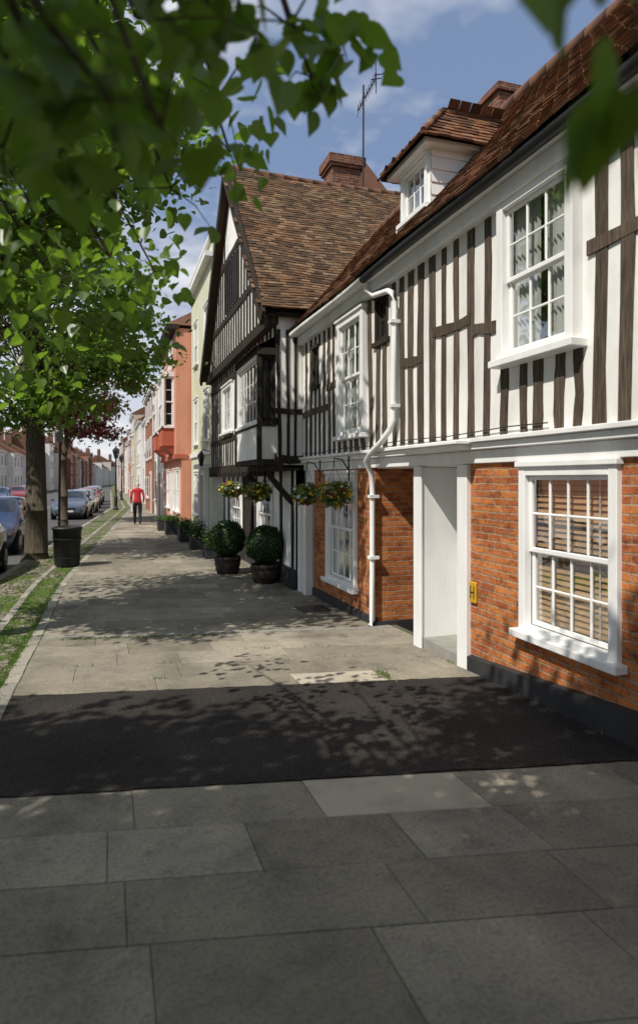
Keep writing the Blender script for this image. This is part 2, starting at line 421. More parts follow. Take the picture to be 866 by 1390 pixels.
sheet('pavement_bed',bed,lambda y:-.85+c(y),lambda y:3.6,ysN,-.0065,4)
PAV=Bld('pavement',(1,8,0))
SK=.21
rows=[]
w=3.40
rows.append((3.40,3.86))
while w>-4: h=R(.40,.58); rows.append((w-h,w)); w-=h
rows.append((5.88,6.25)); w=6.25
while w<95: h=R(.38,.60) if w<30 else R(.9,1.3); rows.append((w,w+h)); w+=h
def slabadd(part,mat,x0,x1,w0,w1,wob=.003):
    gp=.0022; x0+=gp;x1-=gp;w0+=gp;w1-=gp
    dz=R(-.0015,.0015); tx=R(-.0015,.0015); ty=R(-.001,.001)
    q=[R(-.003,.003) for _ in range(4)]
    def P(x,w_,d,s):
        y=w_-SK*x; return (x,y,g(y)+dz+tx*(1 if x>(x0+x1)/2 else -1)+ty*s+d)
    e=.004
    out=[P(x0,w0,-.02,-1),P(x1,w0,-.02,-1),P(x1,w1,-.02,1),P(x0,w1,-.02,1)]
    mid=[P(x0,w0,-.0025,-1),P(x1,w0,-.0025,-1),P(x1,w1,-.0025,1),P(x0,w1,-.0025,1)]
    inn=[P(x0+e+abs(q[0]),w0+e,0,-1),P(x1-e,w0+e+abs(q[1]),0,-1),P(x1-e-abs(q[2]),w1-e,0,1),P(x0+e,w1-e-abs(q[3]),0,1)]
    fs=[(8,9,10,11)]
    for k in range(4):
        k2=(k+1)%4; fs+=[(k,k2,4+k2,4+k),(4+k,4+k2,8+k2,8+k)]
    PAV.add(part,mat,out+mid+inn,fs)
for (w0,w1) in rows:
    yy=w0; xL=-.8+c(yy); xR=3.5
    if w0==3.40: cuts=[xL,.12,1.08,1.97,2.9,xR]
    elif w0==5.88: cuts=[xL,.4,1.63,2.42,xR]
    else:
        cuts=[xL]; x=xL+R(.3,1.0)
        while x<xR-.3: cuts.append(x); x+=R(.5,1.15)
        cuts.append(xR)
    for a,b2 in zip(cuts[:-1],cuts[1:]):
        lite=(w0==3.40 and a==1.08) or (w0==5.88 and a==1.63)
        slabadd('new_slabs' if lite else 'slabs',slabL if lite else slab,a,b2,w0,w1)
# tarmac patch
tar,nt,b=newmat('tarmac_patch',(.03,.03,.03),.9,.15)
n1=noise(nt,coords(nt),1.3,5); n6=noise(nt,coords(nt),160,2,.8); v=N(nt,'ShaderNodeTexVoronoi'); v.inputs['Scale'].default_value=85
nt.links.new(coords(nt),v.inputs['Vector'])
cc=ramp(nt,n1,[(.3,(.034,.030,.028)),(.5,(.046,.041,.037)),(.7,(.062,.055,.049))])
cc=mix(nt,.8,cc,ramp(nt,v.outputs['Distance'],[(.1,(1.9,1.85,1.75)),(.5,(.6,.6,.6))]),'MULTIPLY')
cc=mix(nt,.8,cc,ramp(nt,n6,[(.35,(.5,.5,.5)),(.65,(1.5,1.5,1.5))]),'MULTIPLY')
nt.links.new(cc,b.inputs['Base Color']); bump(nt,b,v.outputs['Distance'],.9,.008)
vs=[];fs=[];nx,ny=60,14
for j in range(ny+1):
    for i in range(nx+1):
        x=-.8+4.3*i/nx; ww=3.865+2.01*j/ny
        if j in(0,ny): ww+=R(-.014,.014)
        y=ww-SK*x; vs.append((x,y,g(y)+.003+R(-.001,.003)))
for j in range(ny):
    for i in range(nx):
        a=j*(nx+1)+i; fs.append((a,a+1,a+nx+2,a+nx+1))
PAV.add('tarmac',tar,vs,fs)
for k in range(30):
    x=-.75+k*.14; y0=8.3-SK*x
    PAV.box('drain_setts',greyst,x,x+.125,y0-.05,y0+.05,g(y0)-.02,g(y0)+.006+R(-.002,.003))
PAV.box('iron_cover',blackm,2.7,3.15,9.0,9.5,g(9)-.02,g(9.2)+.008)
PAV.finish(smooth=())
# edging
kst,nt,b=newmat('kerb_granite',(.3,.29,.27),.85,.2)
cc=ramp(nt,island(nt),[(0,(.20,.19,.16)),(1,(.38,.35,.29))]); n2=noise(nt,coords(nt),40,4)
nt.links.new(mix(nt,.6,cc,ramp(nt,n2,[(.3,(.6,.6,.6)),(.7,(1.2,1.2,1.2))]),'MULTIPLY'),b.inputs['Base Color']); bump(nt,b,n2,.5,.006)
def kerb(name,off,w,step,dz,y0=-6,y1=120,deep=.15):
    B=Bld(name,(off,5,0)); y=y0
    while y<y1:
        L=step*R(.8,1.2)*(1 if y<40 else 2.5)
        z0,z1=g(y)+dz+R(-.006,.006),g(y+L)+dz+R(-.006,.006); j=R(-.008,.008); x0=off+c(y)+j; x1=off+c(y+L)+j; q=.006
        B.add('stones',kst,[(x0-w/2,y+q,z0),(x0+w/2,y+q,z0),(x1+w/2,y+L-q,z1),(x1-w/2,y+L-q,z1)]+[(x0-w/2,y+q,z0-deep),(x0+w/2,y+q,z0-deep),(x1+w/2,y+L-q,z1-deep),(x1-w/2,y+L-q,z1-deep)],
              [(0,1,2,3),(4,5,1,0),(5,6,2,1),(6,7,3,2),(7,4,0,3)]); y+=L
    B.finish(bevel=('stones',))
kerb('pavement_edging',-.87,.13,.32,.004)
kerb('verge_edging',-1.38,.11,.3,.006)
kerb('road_kerb',-2.2,.15,.9,.004,deep=.3)
# verge
verge,nt,b=newmat('cobbled_verge',(.2,.18,.14),.9,.2)
vo=N(nt,'ShaderNodeTexVoronoi'); vo.inputs['Scale'].default_value=9; nt.links.new(coords(nt,(1,.8,1)),vo.inputs['Vector'])
vd=N(nt,'ShaderNodeTexVoronoi',feature='DISTANCE_TO_EDGE'); vd.inputs['Scale'].default_value=9; nt.links.new(coords(nt,(1,.8,1)),vd.inputs['Vector'])
n1=noise(nt,coords(nt),1.1,5,.65); n2=noise(nt,coords(nt),30,4)
sp=N(nt,'ShaderNodeSeparateColor'); nt.links.new(vo.outputs['Color'],sp.inputs[0])
st=ramp(nt,sp.outputs[0],[(0,(.15,.13,.10)),(1,(.33,.29,.22))])
ed=ramp(nt,vd.outputs['Distance'],[(.03,(0,0,0)),(.12,(1,1,1))])
st=mix(nt,ed,(.06,.07,.03),st)
gr=mix(nt,n2,(.04,.08,.015),(.12,.17,.03))
cc=mix(nt,ramp(nt,mathn(nt,'ADD',n1,mathn(nt,'MULTIPLY',n2,.15)),[(.53,(0,0,0)),(.65,(1,1,1))]),st,gr)
nt.links.new(cc,b.inputs['Base Color']); bump(nt,b,mathn(nt,'ADD',ed,mathn(nt,'MULTIPLY',n2,.5)),.8,.02)
sheet('cobbled_verge',verge,lambda y:-2.15+c(y),lambda y:-.86+c(y),ysN,-.006,8)
grassm=leafmat('grass_blades',(.05,.10,.015),(.08,.15,.02),(.13,.20,.03),(.2,.35,.03),.4)
def grass(name,pts,hmin,hmax):
    vs=[];fs=[]
    for (x,y) in pts:
        a=R(0,6.28); h=R(hmin,hmax); w_=R(.003,.006); lx,ly=R(-.5,.5)*h,R(-.5,.5)*h; z=g(y)-.012
        dx,dy=math.cos(a)*w_,math.sin(a)*w_; o=len(vs)
        vs+=[(x-dx,y-dy,z),(x+dx,y+dy,z),(x+dx*.7+lx*.4,y+dy*.7+ly*.4,z+h*.6),(x-dx*.7+lx*.4,y-dy*.7+ly*.4,z+h*.6),(x+lx,y+ly,z+h)]
        fs+=[(o,o+1,o+2,o+3),(o+3,o+2,o+4)]
    me=bpy.data.meshes.new(name); me.from_pydata(vs,[],fs); me.materials.append(grassm)
    sc.collection.objects.link(bpy.data.objects.new(name,me))
pts=[]
for k in range(700):
    cy=abs(random.gauss(0,1))*7+3.2; 
    s=random.random()
    cx=(-.96 if s<.35 else -1.30 if s<.55 else R(-1.32,-.96) if s<.8 else R(-2.1,-1.5))+c(cy)
    m=int(R(6,30)); sg=R(.02,.07)
    for _ in range(m): pts.append((cx+random.gauss(0,sg*.6),cy+random.gauss(0,sg*1.5)))
for k in range(90):
    x=R(-.7,3.0); w0,w1=random.choice(rows[8:40]); y=w0-SK*x
    for _ in range(int(R(4,16))):
        xx=x+random.gauss(0,.07); pts.append((xx,w0-SK*xx+R(-.006,.006)))
for k in range(40):
    x=-.6+R(0,1.9); y=8.18-SK*x
    for _ in range(16): pts.append((x+random.gauss(0,.06),y+random.gauss(0,.014)))
for k in range(200):
    pts.append((2.45+random.gauss(0,.03),6.05-SK*2.45+random.gauss(0,.09)))
for k in range(30):
    yy=R(3.2,10); 
    for _ in range(6): pts.append((3.27+random.gauss(0,.012),yy+random.gauss(0,.04)))
grass('grass',pts,.015,.05)

# ================================================================== HOUSE A
A=Bld('timber_framed_house',(4,5,0)); LX=3.33; UX=3.28; NX=(-1,0,0)
w1=(3.52,4.63,.47,1.86); w2=(8.45,9.75,.17,1.84)
wall(A,'brick_walls',brick,'-X',LX,-4,5.45,-.4,1.9,[hole(*w1)])
wall(A,'brick_walls',brick,'-X',LX,7.79,10.45,-.4,1.9,[hole(*w2)])
window(A,'-X',LX,*w1,4,4,proj=.045,casing=.085,inside='blind')
window(A,'-X',LX,*w2,4,4,proj=.045,casing=.085,inside='net')
A.add('brick_walls',brick,[(LX,7.79,-.4),(5.2,7.79,-.4),(5.2,7.79,1.9),(LX,7.79,1.9)],[(0,1,2,3)])
A.add('brick_walls',brick,[(4.9,6.5,-.4),(4.9,7.8,-.4),(4.9,7.8,1.9),(4.9,6.5,1.9)],[(0,1,2,3)])
A.box('posts',whitep,LX-.03,LX+1.6,6.42,6.56,-.26,1.88)
A.box('door_casing',whitep,LX-.055,LX-.028,6.40,6.58,-.26,1.885)
A.box('door_casing',whitep,LX-.05,LX+.1,5.45,5.63,-.26,1.885)
A.box('door_casing',whitep,LX+.1,LX+.9,5.50,5.61,-.26,1.88)
A.box('front_door',whitep,LX+.50,LX+.56,5.6,6.43,-.1,1.88)
for (y0,y1) in ((5.68,5.98),(6.06,6.36)):
    for (z0,z1) in ((.08,.8),(.95,1.72)): A.box('front_door',whitep,LX+.485,LX+.52,y0,y1,z0,z1)
A.box('door_step',greyst,LX-.02,LX+.5,5.63,6.42,-.3,-.02)
A.box('ceiling',whitep,LX+.02,5.2,5.45,7.8,1.885,1.93)
def plinth(y0,y1,h0,h1,o=.05):
    A.add('plinth',blackp,[(LX-o,y0,-.45),(LX-o,y1,-.45),(LX-o,y1,h1),(LX-o,y0,h0),(LX+.02,y0,-.45),(LX+.02,y1,-.45),(LX+.02,y1,h1+.02),(LX+.02,y0,h0+.02)],[(0,1,2,3),(3,2,6,7),(0,3,7,4),(1,5,6,2)])
plinth(-4,3.4,.22,.19); plinth(3.4,5.44,.19,.03); plinth(7.77,10.46,-.10,-.12,.04)
A.box('plinth',blackp,LX-.03,LX+1.5,7.74,7.80,-.4,-.13)
A.box('door_casing',whitep,LX-.16,LX-.02,10.46,10.62,-.3,1.5); A.box('door_casing',whitep,LX-.155,LX-.02,10.78,10.96,-.3,1.5)
A.box('door_casing',whitep,LX-.10,LX-.06,10.62,10.78,-.3,1.5); A.box('door_casing',whitep,LX-.19,LX-.02,10.43,10.98,1.5,1.6)
wall(A,'white_walls',whitep,'-X',LX,10.45,11.0,-.4,1.9)
A.box('bressummer',whitep,LX-.035,LX+.06,-4,10.97,1.895,2.02)
A.box('bressummer',whitep,LX-.10,LX+.06,-4,10.965,2.023,2.085); A.box('bressummer',whitep,LX-.14,LX+.06,-4,10.96,2.088,2.13)
A.box('door_hood',whitep,LX-.24,LX,5.3,6.62,2.03,2.075); A.box('door_hood',whitep,LX-.28,LX,5.26,6.66,2.075,2.11)
# upper wall
W1=(3.84,4.80,2.76,4.13); W2=(7.93,8.97,2.36,4.06); W3=(7.27,7.67,3.5,4.08); W4=(10.05,10.35,3.3,3.95); W5=(.6,1.6,2.74,4.13)
wall(A,'plaster_walls',plaster,'-X',UX,-4,10.97,2.05,4.3,[hole(*W1),hole(*W2),W3,W4,hole(*W5)])
window(A,'-X',UX,*W1,3,4,proj=.10,casing=.085,sill=.05); window(A,'-X',UX,*W2,3,4,proj=.09,casing=.1,sill=.05)
window(A,'-X',UX,*W5,3,4,proj=.10,casing=.085)
window(A,'-X',UX,*W3,2,2,proj=.02,casing=.04,sill=.02,inside=None,fm=oakB,half=False)
window(A,'-X',UX,*W4,1,2,proj=.02,casing=.04,sill=.02,inside=None,fm=oakB,half=False)
ops=[W1,W2,W3,W4,W5]
studs(A,'timber_studs',oakA,'-X',UX,-4,10.95,2.13,4.14,.24,.105,ops,d=.014)
for (y0,y1,z) in ((4.90,5.30,3.13),(5.35,6.1,3.28),(6.35,6.9,3.1),(2.0,3.78,3.42),(-1,.5,3.4),(9.05,9.6,3.2),(9.6,10.9,2.9)):
    beam(A,'timber_rails',oakA,(UX,y0,z+R(-.02,.02)),(UX,y1,z+R(-.04,.04)),.10,.020,NX)
# eaves
A.box('eaves_boards',whitep,3.17,3.3,-4,10.95,4.13,4.27); A.box('eaves_boards',whitep,3.10,3.3,-4,10.94,4.272,4.30)
tube(A,'gutter',blackm,[(3.07,y,4.31+.008*math.sin(y*1.3)) for y in np.linspace(-4,7.6,28)],.055)
tube(A,'gutter_white',whitep,[(3.07,y,4.31+.008*math.sin(y*1.3)) for y in np.linspace(7.6,10.95,8)],.055)
tube(A,'downpipe',whitep,[(3.1,7.62,4.27),(3.13,7.62,4.18),(3.18,7.5,4.08),(3.2,7.10,4.03),(3.2,6.98,3.97),(3.2,6.95,3.85),(3.2,6.95,3),(3.2,6.95,2.45),(3.17,7.0,2.33),(3.15,7.2,2.2),(3.14,7.52,2.08),(3.14,7.66,1.98),(3.25,7.74,1.8),(3.26,7.74,1.6),(3.26,7.74,.5),(3.26,7.74,-.1),(3.22,7.72,-.17)],.036,12)
for z in (3.6,2.6): A.box('pipe_clips',whitep,3.15,3.3,6.90,7.0,z,z+.04)
for z in (1.5,.7): A.box('pipe_clips',whitep,3.21,3.34,7.69,7.79,z,z+.04)
ez,ex,rx,rz=4.37,3.03,5.6,7.2
sag=lambda p: V((p.x,p.y,p.z-.05*math.sin(p.y*.55)*((p.x-3)/2.6)+.02*math.sin(p.y*1.7+p.x)))
tile_poly(A,'roof_tiles',tile,[(ex,-4,ez),(ex,13.4,ez),(rx,13.4,rz),(rx,-4,rz)],warp=sag,under=False)
A.add('roof_underlay',roomm,[(ex+.05,-4,ez-.03),(ex+.05,10.9,ez-.03),(rx,13.4,rz-.1),(rx,-4,rz-.1)],[(0,1,2,3)])
A.add('rear_roof',rooffar,[(rx,-4,rz-.02),(rx,13.4,rz-.02),(8.3,13.4,4.3),(8.3,-4,4.3)],[(0,1,2,3)])
for i in range(48):
    y=-4+i*.36; z=rz-.05*math.sin(y*.55)+.0
    tube(A,'ridge_tiles',ridgem,[(rx,y,z),(rx,y+.35,z+.005)],.10,10)
A.add('end_walls',plaster,[(3.3,-4,-.4),(8.2,-4,-.4),(8.2,-4,4.3),(rx,-4,rz),(3.3,-4,4.4)],[(0,1,2,3,4)])
A.add('end_walls_brick',brickd,[(8.2,-4,-.4),(8.2,11,-.4),(8.2,11,4.3),(8.2,-4,4.3)],[(0,1,2,3)])
A.box('chimney',brickd,5.55,6.15,8.3,8.8,6.3,7.75); A.box('chimney',brickd,5.5,6.2,8.25,8.85,7.6,7.68)
# dormer
dy0,dy1,dx,dz1=6.44,7.22,3.42,5.52
D1=(dy0+.06,dy1-.06,4.86,5.46)
wall(A,'dormer_front',whitep,'-X',dx,dy0,dy1,4.6,dz1,[hole(*D1)],depth=.1,room=.4,re=.02)
window(A,'-X',dx,*D1,3,2,proj=.03,casing=.05,sill=.04,half=False,inside='net')
A.box('dormer_front',whitep,dx-.05,dx+.02,dy0-.03,dy1+.03,4.76,4.83)
nb=6
for i in range(nb):
    z0=4.66+i*.145; z1=z0+.15
    for (yy,s) in ((dy0,-1),(dy1,1)):
        A.add('dormer_cheeks',whitep,[(dx,yy+s*.016,z0),(dx+.8,yy+s*.016,z0),(dx+.8,yy+s*.003,z1),(dx,yy+s*.003,z1),(dx,yy,z0),(dx+.8,yy,z0)],[(0,1,2,3),(4,5,1,0)])
A.box('dormer_fascia',whitep,3.29,3.46,6.32,7.34,5.47,5.53); A.box('dormer_fascia',whitep,3.46,4.15,6.32,6.45,5.47,5.53); A.box('dormer_fascia',whitep,3.46,4.15,7.21,7.34,5.47,5.53)
ap=(3.78,6.83,6.14); bk=(4.66,6.83,6.14)
tile_poly(A,'dormer_tiles',tile,[(3.24,6.26,5.52),(3.24,7.40,5.52),ap],tw=.15)
tile_poly(A,'dormer_tiles',tile,[(3.24,6.26,5.52),(4.12,6.26,5.52),bk,ap],tw=.15)
tile_poly(A,'dormer_tiles',tile,[(3.24,7.40,5.52),(4.12,7.40,5.52),bk,ap],tw=.15)
for q in (((3.24,6.26,5.53),ap),((3.24,7.4,5.53),ap),(ap,bk)):
    p0,p1=V(q[0])+V((0,0,.02)),V(q[1])+V((0,0,.02)); n_=5
    for i in range(n_): tube(A,'dormer_ridge',tile,[p0.lerp(p1,i/n_),p0.lerp(p1,(i+.97)/n_)+V((0,0,.006))],.038,8)
tube(A,'cable',blackm,[(3.25,y,2.19+.01*math.sin(y*3)) for y in np.linspace(4.2,10.9,14)],.006,5)
A.finish(bevel=('window_frames','bressummer','door_casing','eaves_boards','posts','door_hood'),smooth=('downpipe','gutter','gutter_white','ridge_tiles'))
H=Bld('hydrant_sign',(LX-.02,5.25,.68))
H.box('plate',yellow,LX-.03,LX-.004,5.32,5.43,.56,.76)
H.box('letter_h',blackm,LX-.034,LX-.029,5.34,5.352,.6,.72); H.box('letter_h',blackm,LX-.034,LX-.029,5.398,5.41,.6,.72); H.box('letter_h',blackm,LX-.034,LX-.029,5.352,5.398,.654,.666)
H.finish(bevel=('plate',))

# ================================================================== HOUSE B
Bh=Bld('jettied_gable_house',(4.5,14.8,0)); GX=3.15; FX=2.80; PX=2.70
y0,y1,yr,zr,ze=10.99,18.65,14.8,9.0,4.62
gw=(12.6,14.0,.35,1.65); gd=(11.3,12.2,-.3,1.65); gw2=(15.8,17.2,.35,1.65)
wall(Bh,'ground_walls',plaster,'-X',GX,y0,y1,-.4,1.95,[hole(*gw),hole(*gw2)])
window(Bh,'-X',GX,*gw,4,4,inside=None); window(Bh,'-X',GX,*gw2,4,4,inside=None)
Bh.box('door',oakB,GX-.04,GX+.02,14.5,15.4,-.26,1.7)
Bh.box('door_frame',oakB,GX-.07,GX-.041,14.42,14.52,-.26,1.8); Bh.box('door_frame',oakB,GX-.07,GX-.041,15.38,15.48,-.26,1.8); Bh.box('door_frame',oakB,GX-.075,GX-.041,14.42,15.48,1.7,1.82)
Bh.box('plinth',blackp,GX-.06,GX+.01,y0,y1,-.4,.12)
studs(Bh,'timbers',oakB,'-X',GX,y0+.1,y1,.12,1.9,.75,.14,[gw,gw2,(14.4,15.5,-1,1.9)],d=.02)
Bh.box('jetty_beam',oakB,FX-.06,FX+.12,y0-.05,y1+.05,1.88,2.08); Bh.box('jetty_soffit',oakB,FX+.12,GX+.1,y0,y1,1.90,1.95)
y=y0+.2
while y<y1: Bh.box('joist_ends',oakB,FX-.1,FX+.0,y,y+.12,1.80,1.90); y+=.42
of=(11.05,13.1,2.3,3.95); w6=(15.2,16.6,2.9,4.1)
wall(Bh,'plaster_walls',plaster,'-X',FX,y0,y1,2.0,4.7,[hole(*w6)])
window(Bh,'-X',FX,*w6,3,2,inside='net',half=False)
studs(Bh,'timbers',oakB,'-X',FX,y0+.0,y1,2.08,4.5,.33,.13,[w6,(11.0,13.15,2.2,4.1)],d=.02)
for z in (2.75,4.2): beam(Bh,'timbers',oakB,(FX,y0,z),(FX,y1,z),.13,.026,NX,seg=12)
NY=(0,-1,0)
wall(Bh,'plaster_walls',plaster,'-Y',y0,FX,3.4,2.0,4.7)
studs(Bh,'timbers',oakB,'-Y',y0,FX,3.28,2.08,4.4,.15,.055,(),d=.02,nrm=NY)
beam(Bh,'timbers',oakB,(FX-.02,y0,2.95),(3.3,y0,2.95),.10,.028,NY); beam(Bh,'timbers',oakB,(FX+.05,y0,2.1),(3.3,y0,2.1),.14,.03,NY)
ox=2.48; oz0,oz1=2.80,3.95
Bh.box('oriel',plaster,ox,FX,11.05,13.1,2.05,oz0-.12); Bh.box('oriel_frame',oakB,ox-.02,FX,11.03,13.12,oz0-.12,oz0-.04)
Bh.box('oriel_frame',oakB,ox-.03,FX,11.0,13.15,oz1,oz1+.12); Bh.box('oriel_frame',oakB,ox-.015,FX,11.02,13.12,2.0,2.1)
for (xx,yy) in ((ox,11.06),(ox,13.05)): Bh.box('oriel_frame',oakB,xx-.02,xx+.06,yy-.035,yy+.035,2.05,oz1+.05)
Bh.box('oriel_core',roomm,ox+.16,FX-.02,11.22,12.95,oz0-.05,oz1)
window(Bh,'-X',ox+.02,11.1,13.03,oz0-.03,oz1,6,3,proj=.02,casing=.04,sill=.03,inside=None,half=False)
window(Bh,'-Y',11.08,ox+.05,FX-.01,oz0-.03,oz1,1,2,proj=.02,casing=.03,sill=.02,inside=None,half=False,fm=oakB)
Bh.add('oriel_roof',rooffar,[(ox-.1,10.97,oz1+.1),(ox-.1,13.2,oz1+.1),(FX,13.2,oz1+.34),(FX,10.97,oz1+.34)],[(0,1,2,3)])
for yy in (11.2,13.0): beam(Bh,'timbers',oakB,(GX,yy,1.3),(FX-.1,yy,1.85),.1,.05,(0,-1,0))
def gz(y): return zr-abs(y-yr)*(zr-ze)/(yr-10.85)
gwin=(14.1,15.5,5.75,6.9)
Bh.add('gable_plaster',plaster,[(PX,y0,4.5),(PX,y1,4.5),(PX,yr,gz(yr)-.15)],[(0,1,2)])
Bh.box('jetty_beam',oakB,PX-.05,PX+.12,y0-.05,y1+.05,4.48,4.68)
y=y0+.25
while y<y1-.2:
    top=gz(y)-.3
    if top>4.9:
        if gwin[0]-.05<y<gwin[1]+.05:
            beam(Bh,'timbers',oakB,(PX,y,4.6),(PX,y,gwin[2]),.12,.02,NX)
        else: beam(Bh,'timbers',oakB,(PX,y,4.6),(PX,y,top),.12,.02,NX)
    y+=.30
for z in (5.62,7.0):
    ww=(zr-z)*(yr-10.85)/(zr-ze); beam(Bh,'timbers',oakB,(PX,yr-ww+.3,z),(PX,yr+ww-.3,z),.14,.03,NX,seg=10)
Bh.box('gable_window',darkglass,PX-.03,PX-.01,gwin[0],gwin[1],gwin[2],gwin[3])
for k in range(6): 
    a=gwin[0]+k*(gwin[1]-gwin[0])/5; Bh.box('gable_window_bars',oakB,PX-.05,PX-.012,a-.025,a+.025,gwin[2],gwin[3])
bw=lambda p: V((p.x,p.y,p.z+(.14*((12.1-p.y)/1.2)**2 if p.y<12.1 else 0)-.06*math.sin((p.x-2.5)/5*3.14)*((p.z-4.6)/4.4)+.015*math.sin(p.x*3+p.y*2)))
VX=2.5
tile_poly(Bh,'roof_tiles',tileB,[(VX,10.83,ze-.02),(8.2,10.83,ze-.02),(8.2,yr,zr),(VX,yr,zr)],warp=bw,under=False)
Bh.add('roof_underlay',roomm,[(VX+.02,10.9,ze-.02),(8.2,10.9,ze-.02),(8.2,yr,zr-.14),(VX+.02,yr,zr-.1)],[(0,1,2,3)])
Bh.add('far_roof',rooffar,[(VX,18.8,ze-.05),(8.2,18.8,ze-.05),(8.2,yr,zr),(VX,yr,zr)],[(0,1,2,3)])
for s in (1,-1):
    ye=yr-s*3.98
    beam(Bh,'barge_boards',oakB,(VX+.02,ye,ze-.08),(VX+.02,yr,zr-.12),.26,.04,NX,seg=8)
for i in range(16): tube(Bh,'ridge_tiles',ridgem,[(VX+i*.36,yr,zr-.02-.06*math.sin(i*.36/5*3.14)),(VX+i*.36+.35,yr,zr-.015-.06*math.sin(i*.36/5*3.14))],.09,10)
Bh.box('chimney',brickd,5.45,6.25,15.6,16.3,7,9.85); Bh.box('chimney',brickd,5.39,6.31,15.54,16.36,9.85,9.93); Bh.box('chimney',brickd,5.35,6.35,15.50,16.40,9.93,10.15)
Bh.add('rear_gable',rooffar,[(5.9,16.5,8.6),(8.6,16.5,8.6),(6.8,16.9,10.9),(5.9,21,8.6),(8.9,21,8.6),(6.8,21,10.9)],[(0,1,2),(0,2,5,3),(1,4,5,2)])
Bh.add('end_walls',brickd,[(8.1,y0,-.4),(8.1,y1,-.4),(8.1,y1,4.6),(8.1,yr,zr-.1),(8.1,y0,4.6)],[(0,1,2,3,4)])
Bh.add('end_wall_plaster',plaster,[(FX,y1,-.4),(8.1,y1,-.4),(8.1,y1,4.7),(FX,y1,4.7)],[(0,1,2,3)])
Bh.finish(bevel=('window_frames',),smooth=('ridge_tiles',))
Ae=Bld('tv_aerial',(6.3,15.5,9.8))
tube(Ae,'mast',blackm,[(6.25,15.45,9.0),(6.26,15.45,12.0)],.024,6); tube(Ae,'boom',blackm,[(6.1,15.45,11.3),(6.6,15.5,12.25)],.018,6)
for k in range(9):
    t=k/8; p=V((6.1,15.45,11.3)).lerp(V((6.6,15.5,12.25)),t); tube(Ae,'elements',blackm,[p+V((-.07,-.2,.04)),p+V((.07,.2,-.04))],.009,5)
for s in(-1,1): tube(Ae,'reflector',blackm,[(6.45,15.3+s*.1,12.15),(6.75,15.3+s*.1,12.25)],.014,5)
tube(Ae,'reflector',blackm,[(6.5,15.2,11.95),(6.5,15.2,12.5)],.014,5); tube(Ae,'reflector',blackm,[(6.68,15.6,11.95),(6.68,15.6,12.5)],.014,5)
Ae.finish()

# ================================================================== HOUSE C cream
C=Bld('cream_georgian_house',(5,21,0)); CX=2.85; cy0,cy1=18.82,23.9
ws=[]
for (z0,z1) in ((2.95,4.55),(5.7,7.2)):
    for a in (19.5,22.0): ws.append((a,a+1.05,z0,z1))
ws.append((21.9,23.0,.5,2.0))
wall(C,'walls',cream,'-X',CX,cy0,cy1,-.4,8.9,[hole(*w) for w in ws])
for w in ws: window(C,'-X',CX,*w,3,4,proj=.03,inside='net')
C.add('walls',cream,[(CX,cy0,-.4),(9,cy0,-.4),(9,cy0,8.9),(CX,cy0,8.9)],[(0,1,2,3)])
C.add('walls',cream,[(CX,cy1,-.4),(9,cy1,-.4),(9,cy1,8.9),(CX,cy1,8.9)],[(0,1,2,3)])
C.box('cornice',whitep,CX-.22,CX+.05,cy0-.02,cy1+.02,8.3,8.45); C.box('cornice',whitep,CX-.1,CX+.2,cy0-.03,cy1+.03,8.86,8.95); C.box('string_course',whitep,CX-.06,CX+.02,cy0-.01,cy1+.01,2.5,2.65)
C.add('roof',rooffar,[(CX+.2,cy0,8.8),(CX+.2,cy1,8.8),(5.8,cy1,10.6),(5.8,cy0,10.6),(9,cy0,8.8),(9,cy1,8.8)],[(0,1,2,3),(3,2,5,4),(0,3,4),(1,5,2)])
C.box('door',coraldk,CX-.02,CX+.02,19.6,20.5,-.24,1.85)
for yy in (19.42,20.55): C.box('door_case',whitep,CX-.16,CX-.01,yy,yy+.14,-.24,2.05)
C.box('door_case',whitep,CX-.3,CX-.01,19.32,20.8,2.06,2.2); C.box('door_case',whitep,CX-.12,CX-.01,19.57,20.54,1.86,2.05)
C.box('chimney',brickd,5.3,6.3,23.2,23.85,8,11.2)
C.finish(bevel=('window_frames',))
WL=Bld('wall_lantern',(2.6,19.1,2.3)); tube(WL,'bracket',blackm,[(2.85,19.0,2.55),(2.6,19.0,2.62),(2.55,19.0,2.5)],.015,6)
lathe(WL,'lamp',darkglass,(2.55,19.0,2.12),[(.05,0),(.10,.28),(.11,.3)],6); lathe(WL,'cap',blackm,(2.55,19.0,2.42),[(.13,0),(.03,.12),(.01,.16)],6); WL.finish()

# ================================================================== HOUSE D coral
Dh=Bld('coral_house',(5,27,0)); dX=2.5; uX=2.3; y0,y1=23.95,31
gws=[(24.5,25.7,.5,2.15),(26.2,27.0,.5,2.15),(28.6,30,.5,2.15)]
wall(Dh,'ground_walls',coral,'-X',dX,y0,y1,-.4,2.6,[hole(*w) for w in gws])
for w in gws: window(Dh,'-X',dX,*w,3,4,proj=.05,inside=None)
Dh.box('door',whitep,dX-.04,dX+.02,27.4,28.3,-.24,2.0)
ows=[(24.7,26.7),(28.2,30.2)]
wall(Dh,'upper_walls',coral,'-X',uX,y0,y1,2.55,7.3,[])
Dh.add('upper_walls',coral,[(uX,y0,2.55),(9,y0,2.55),(9,y0,7.3),(uX,y0,7.3)],[(0,1,2,3)]); Dh.add('upper_walls',coral,[(dX,y0,-.4),(9,y0,-.4),(9,y0,2.56),(dX,y0,2.56)],[(0,1,2,3)])
Dh.box('jetty',coraldk,uX-.05,dX+.2,y0-.03,y1,2.5,2.66)
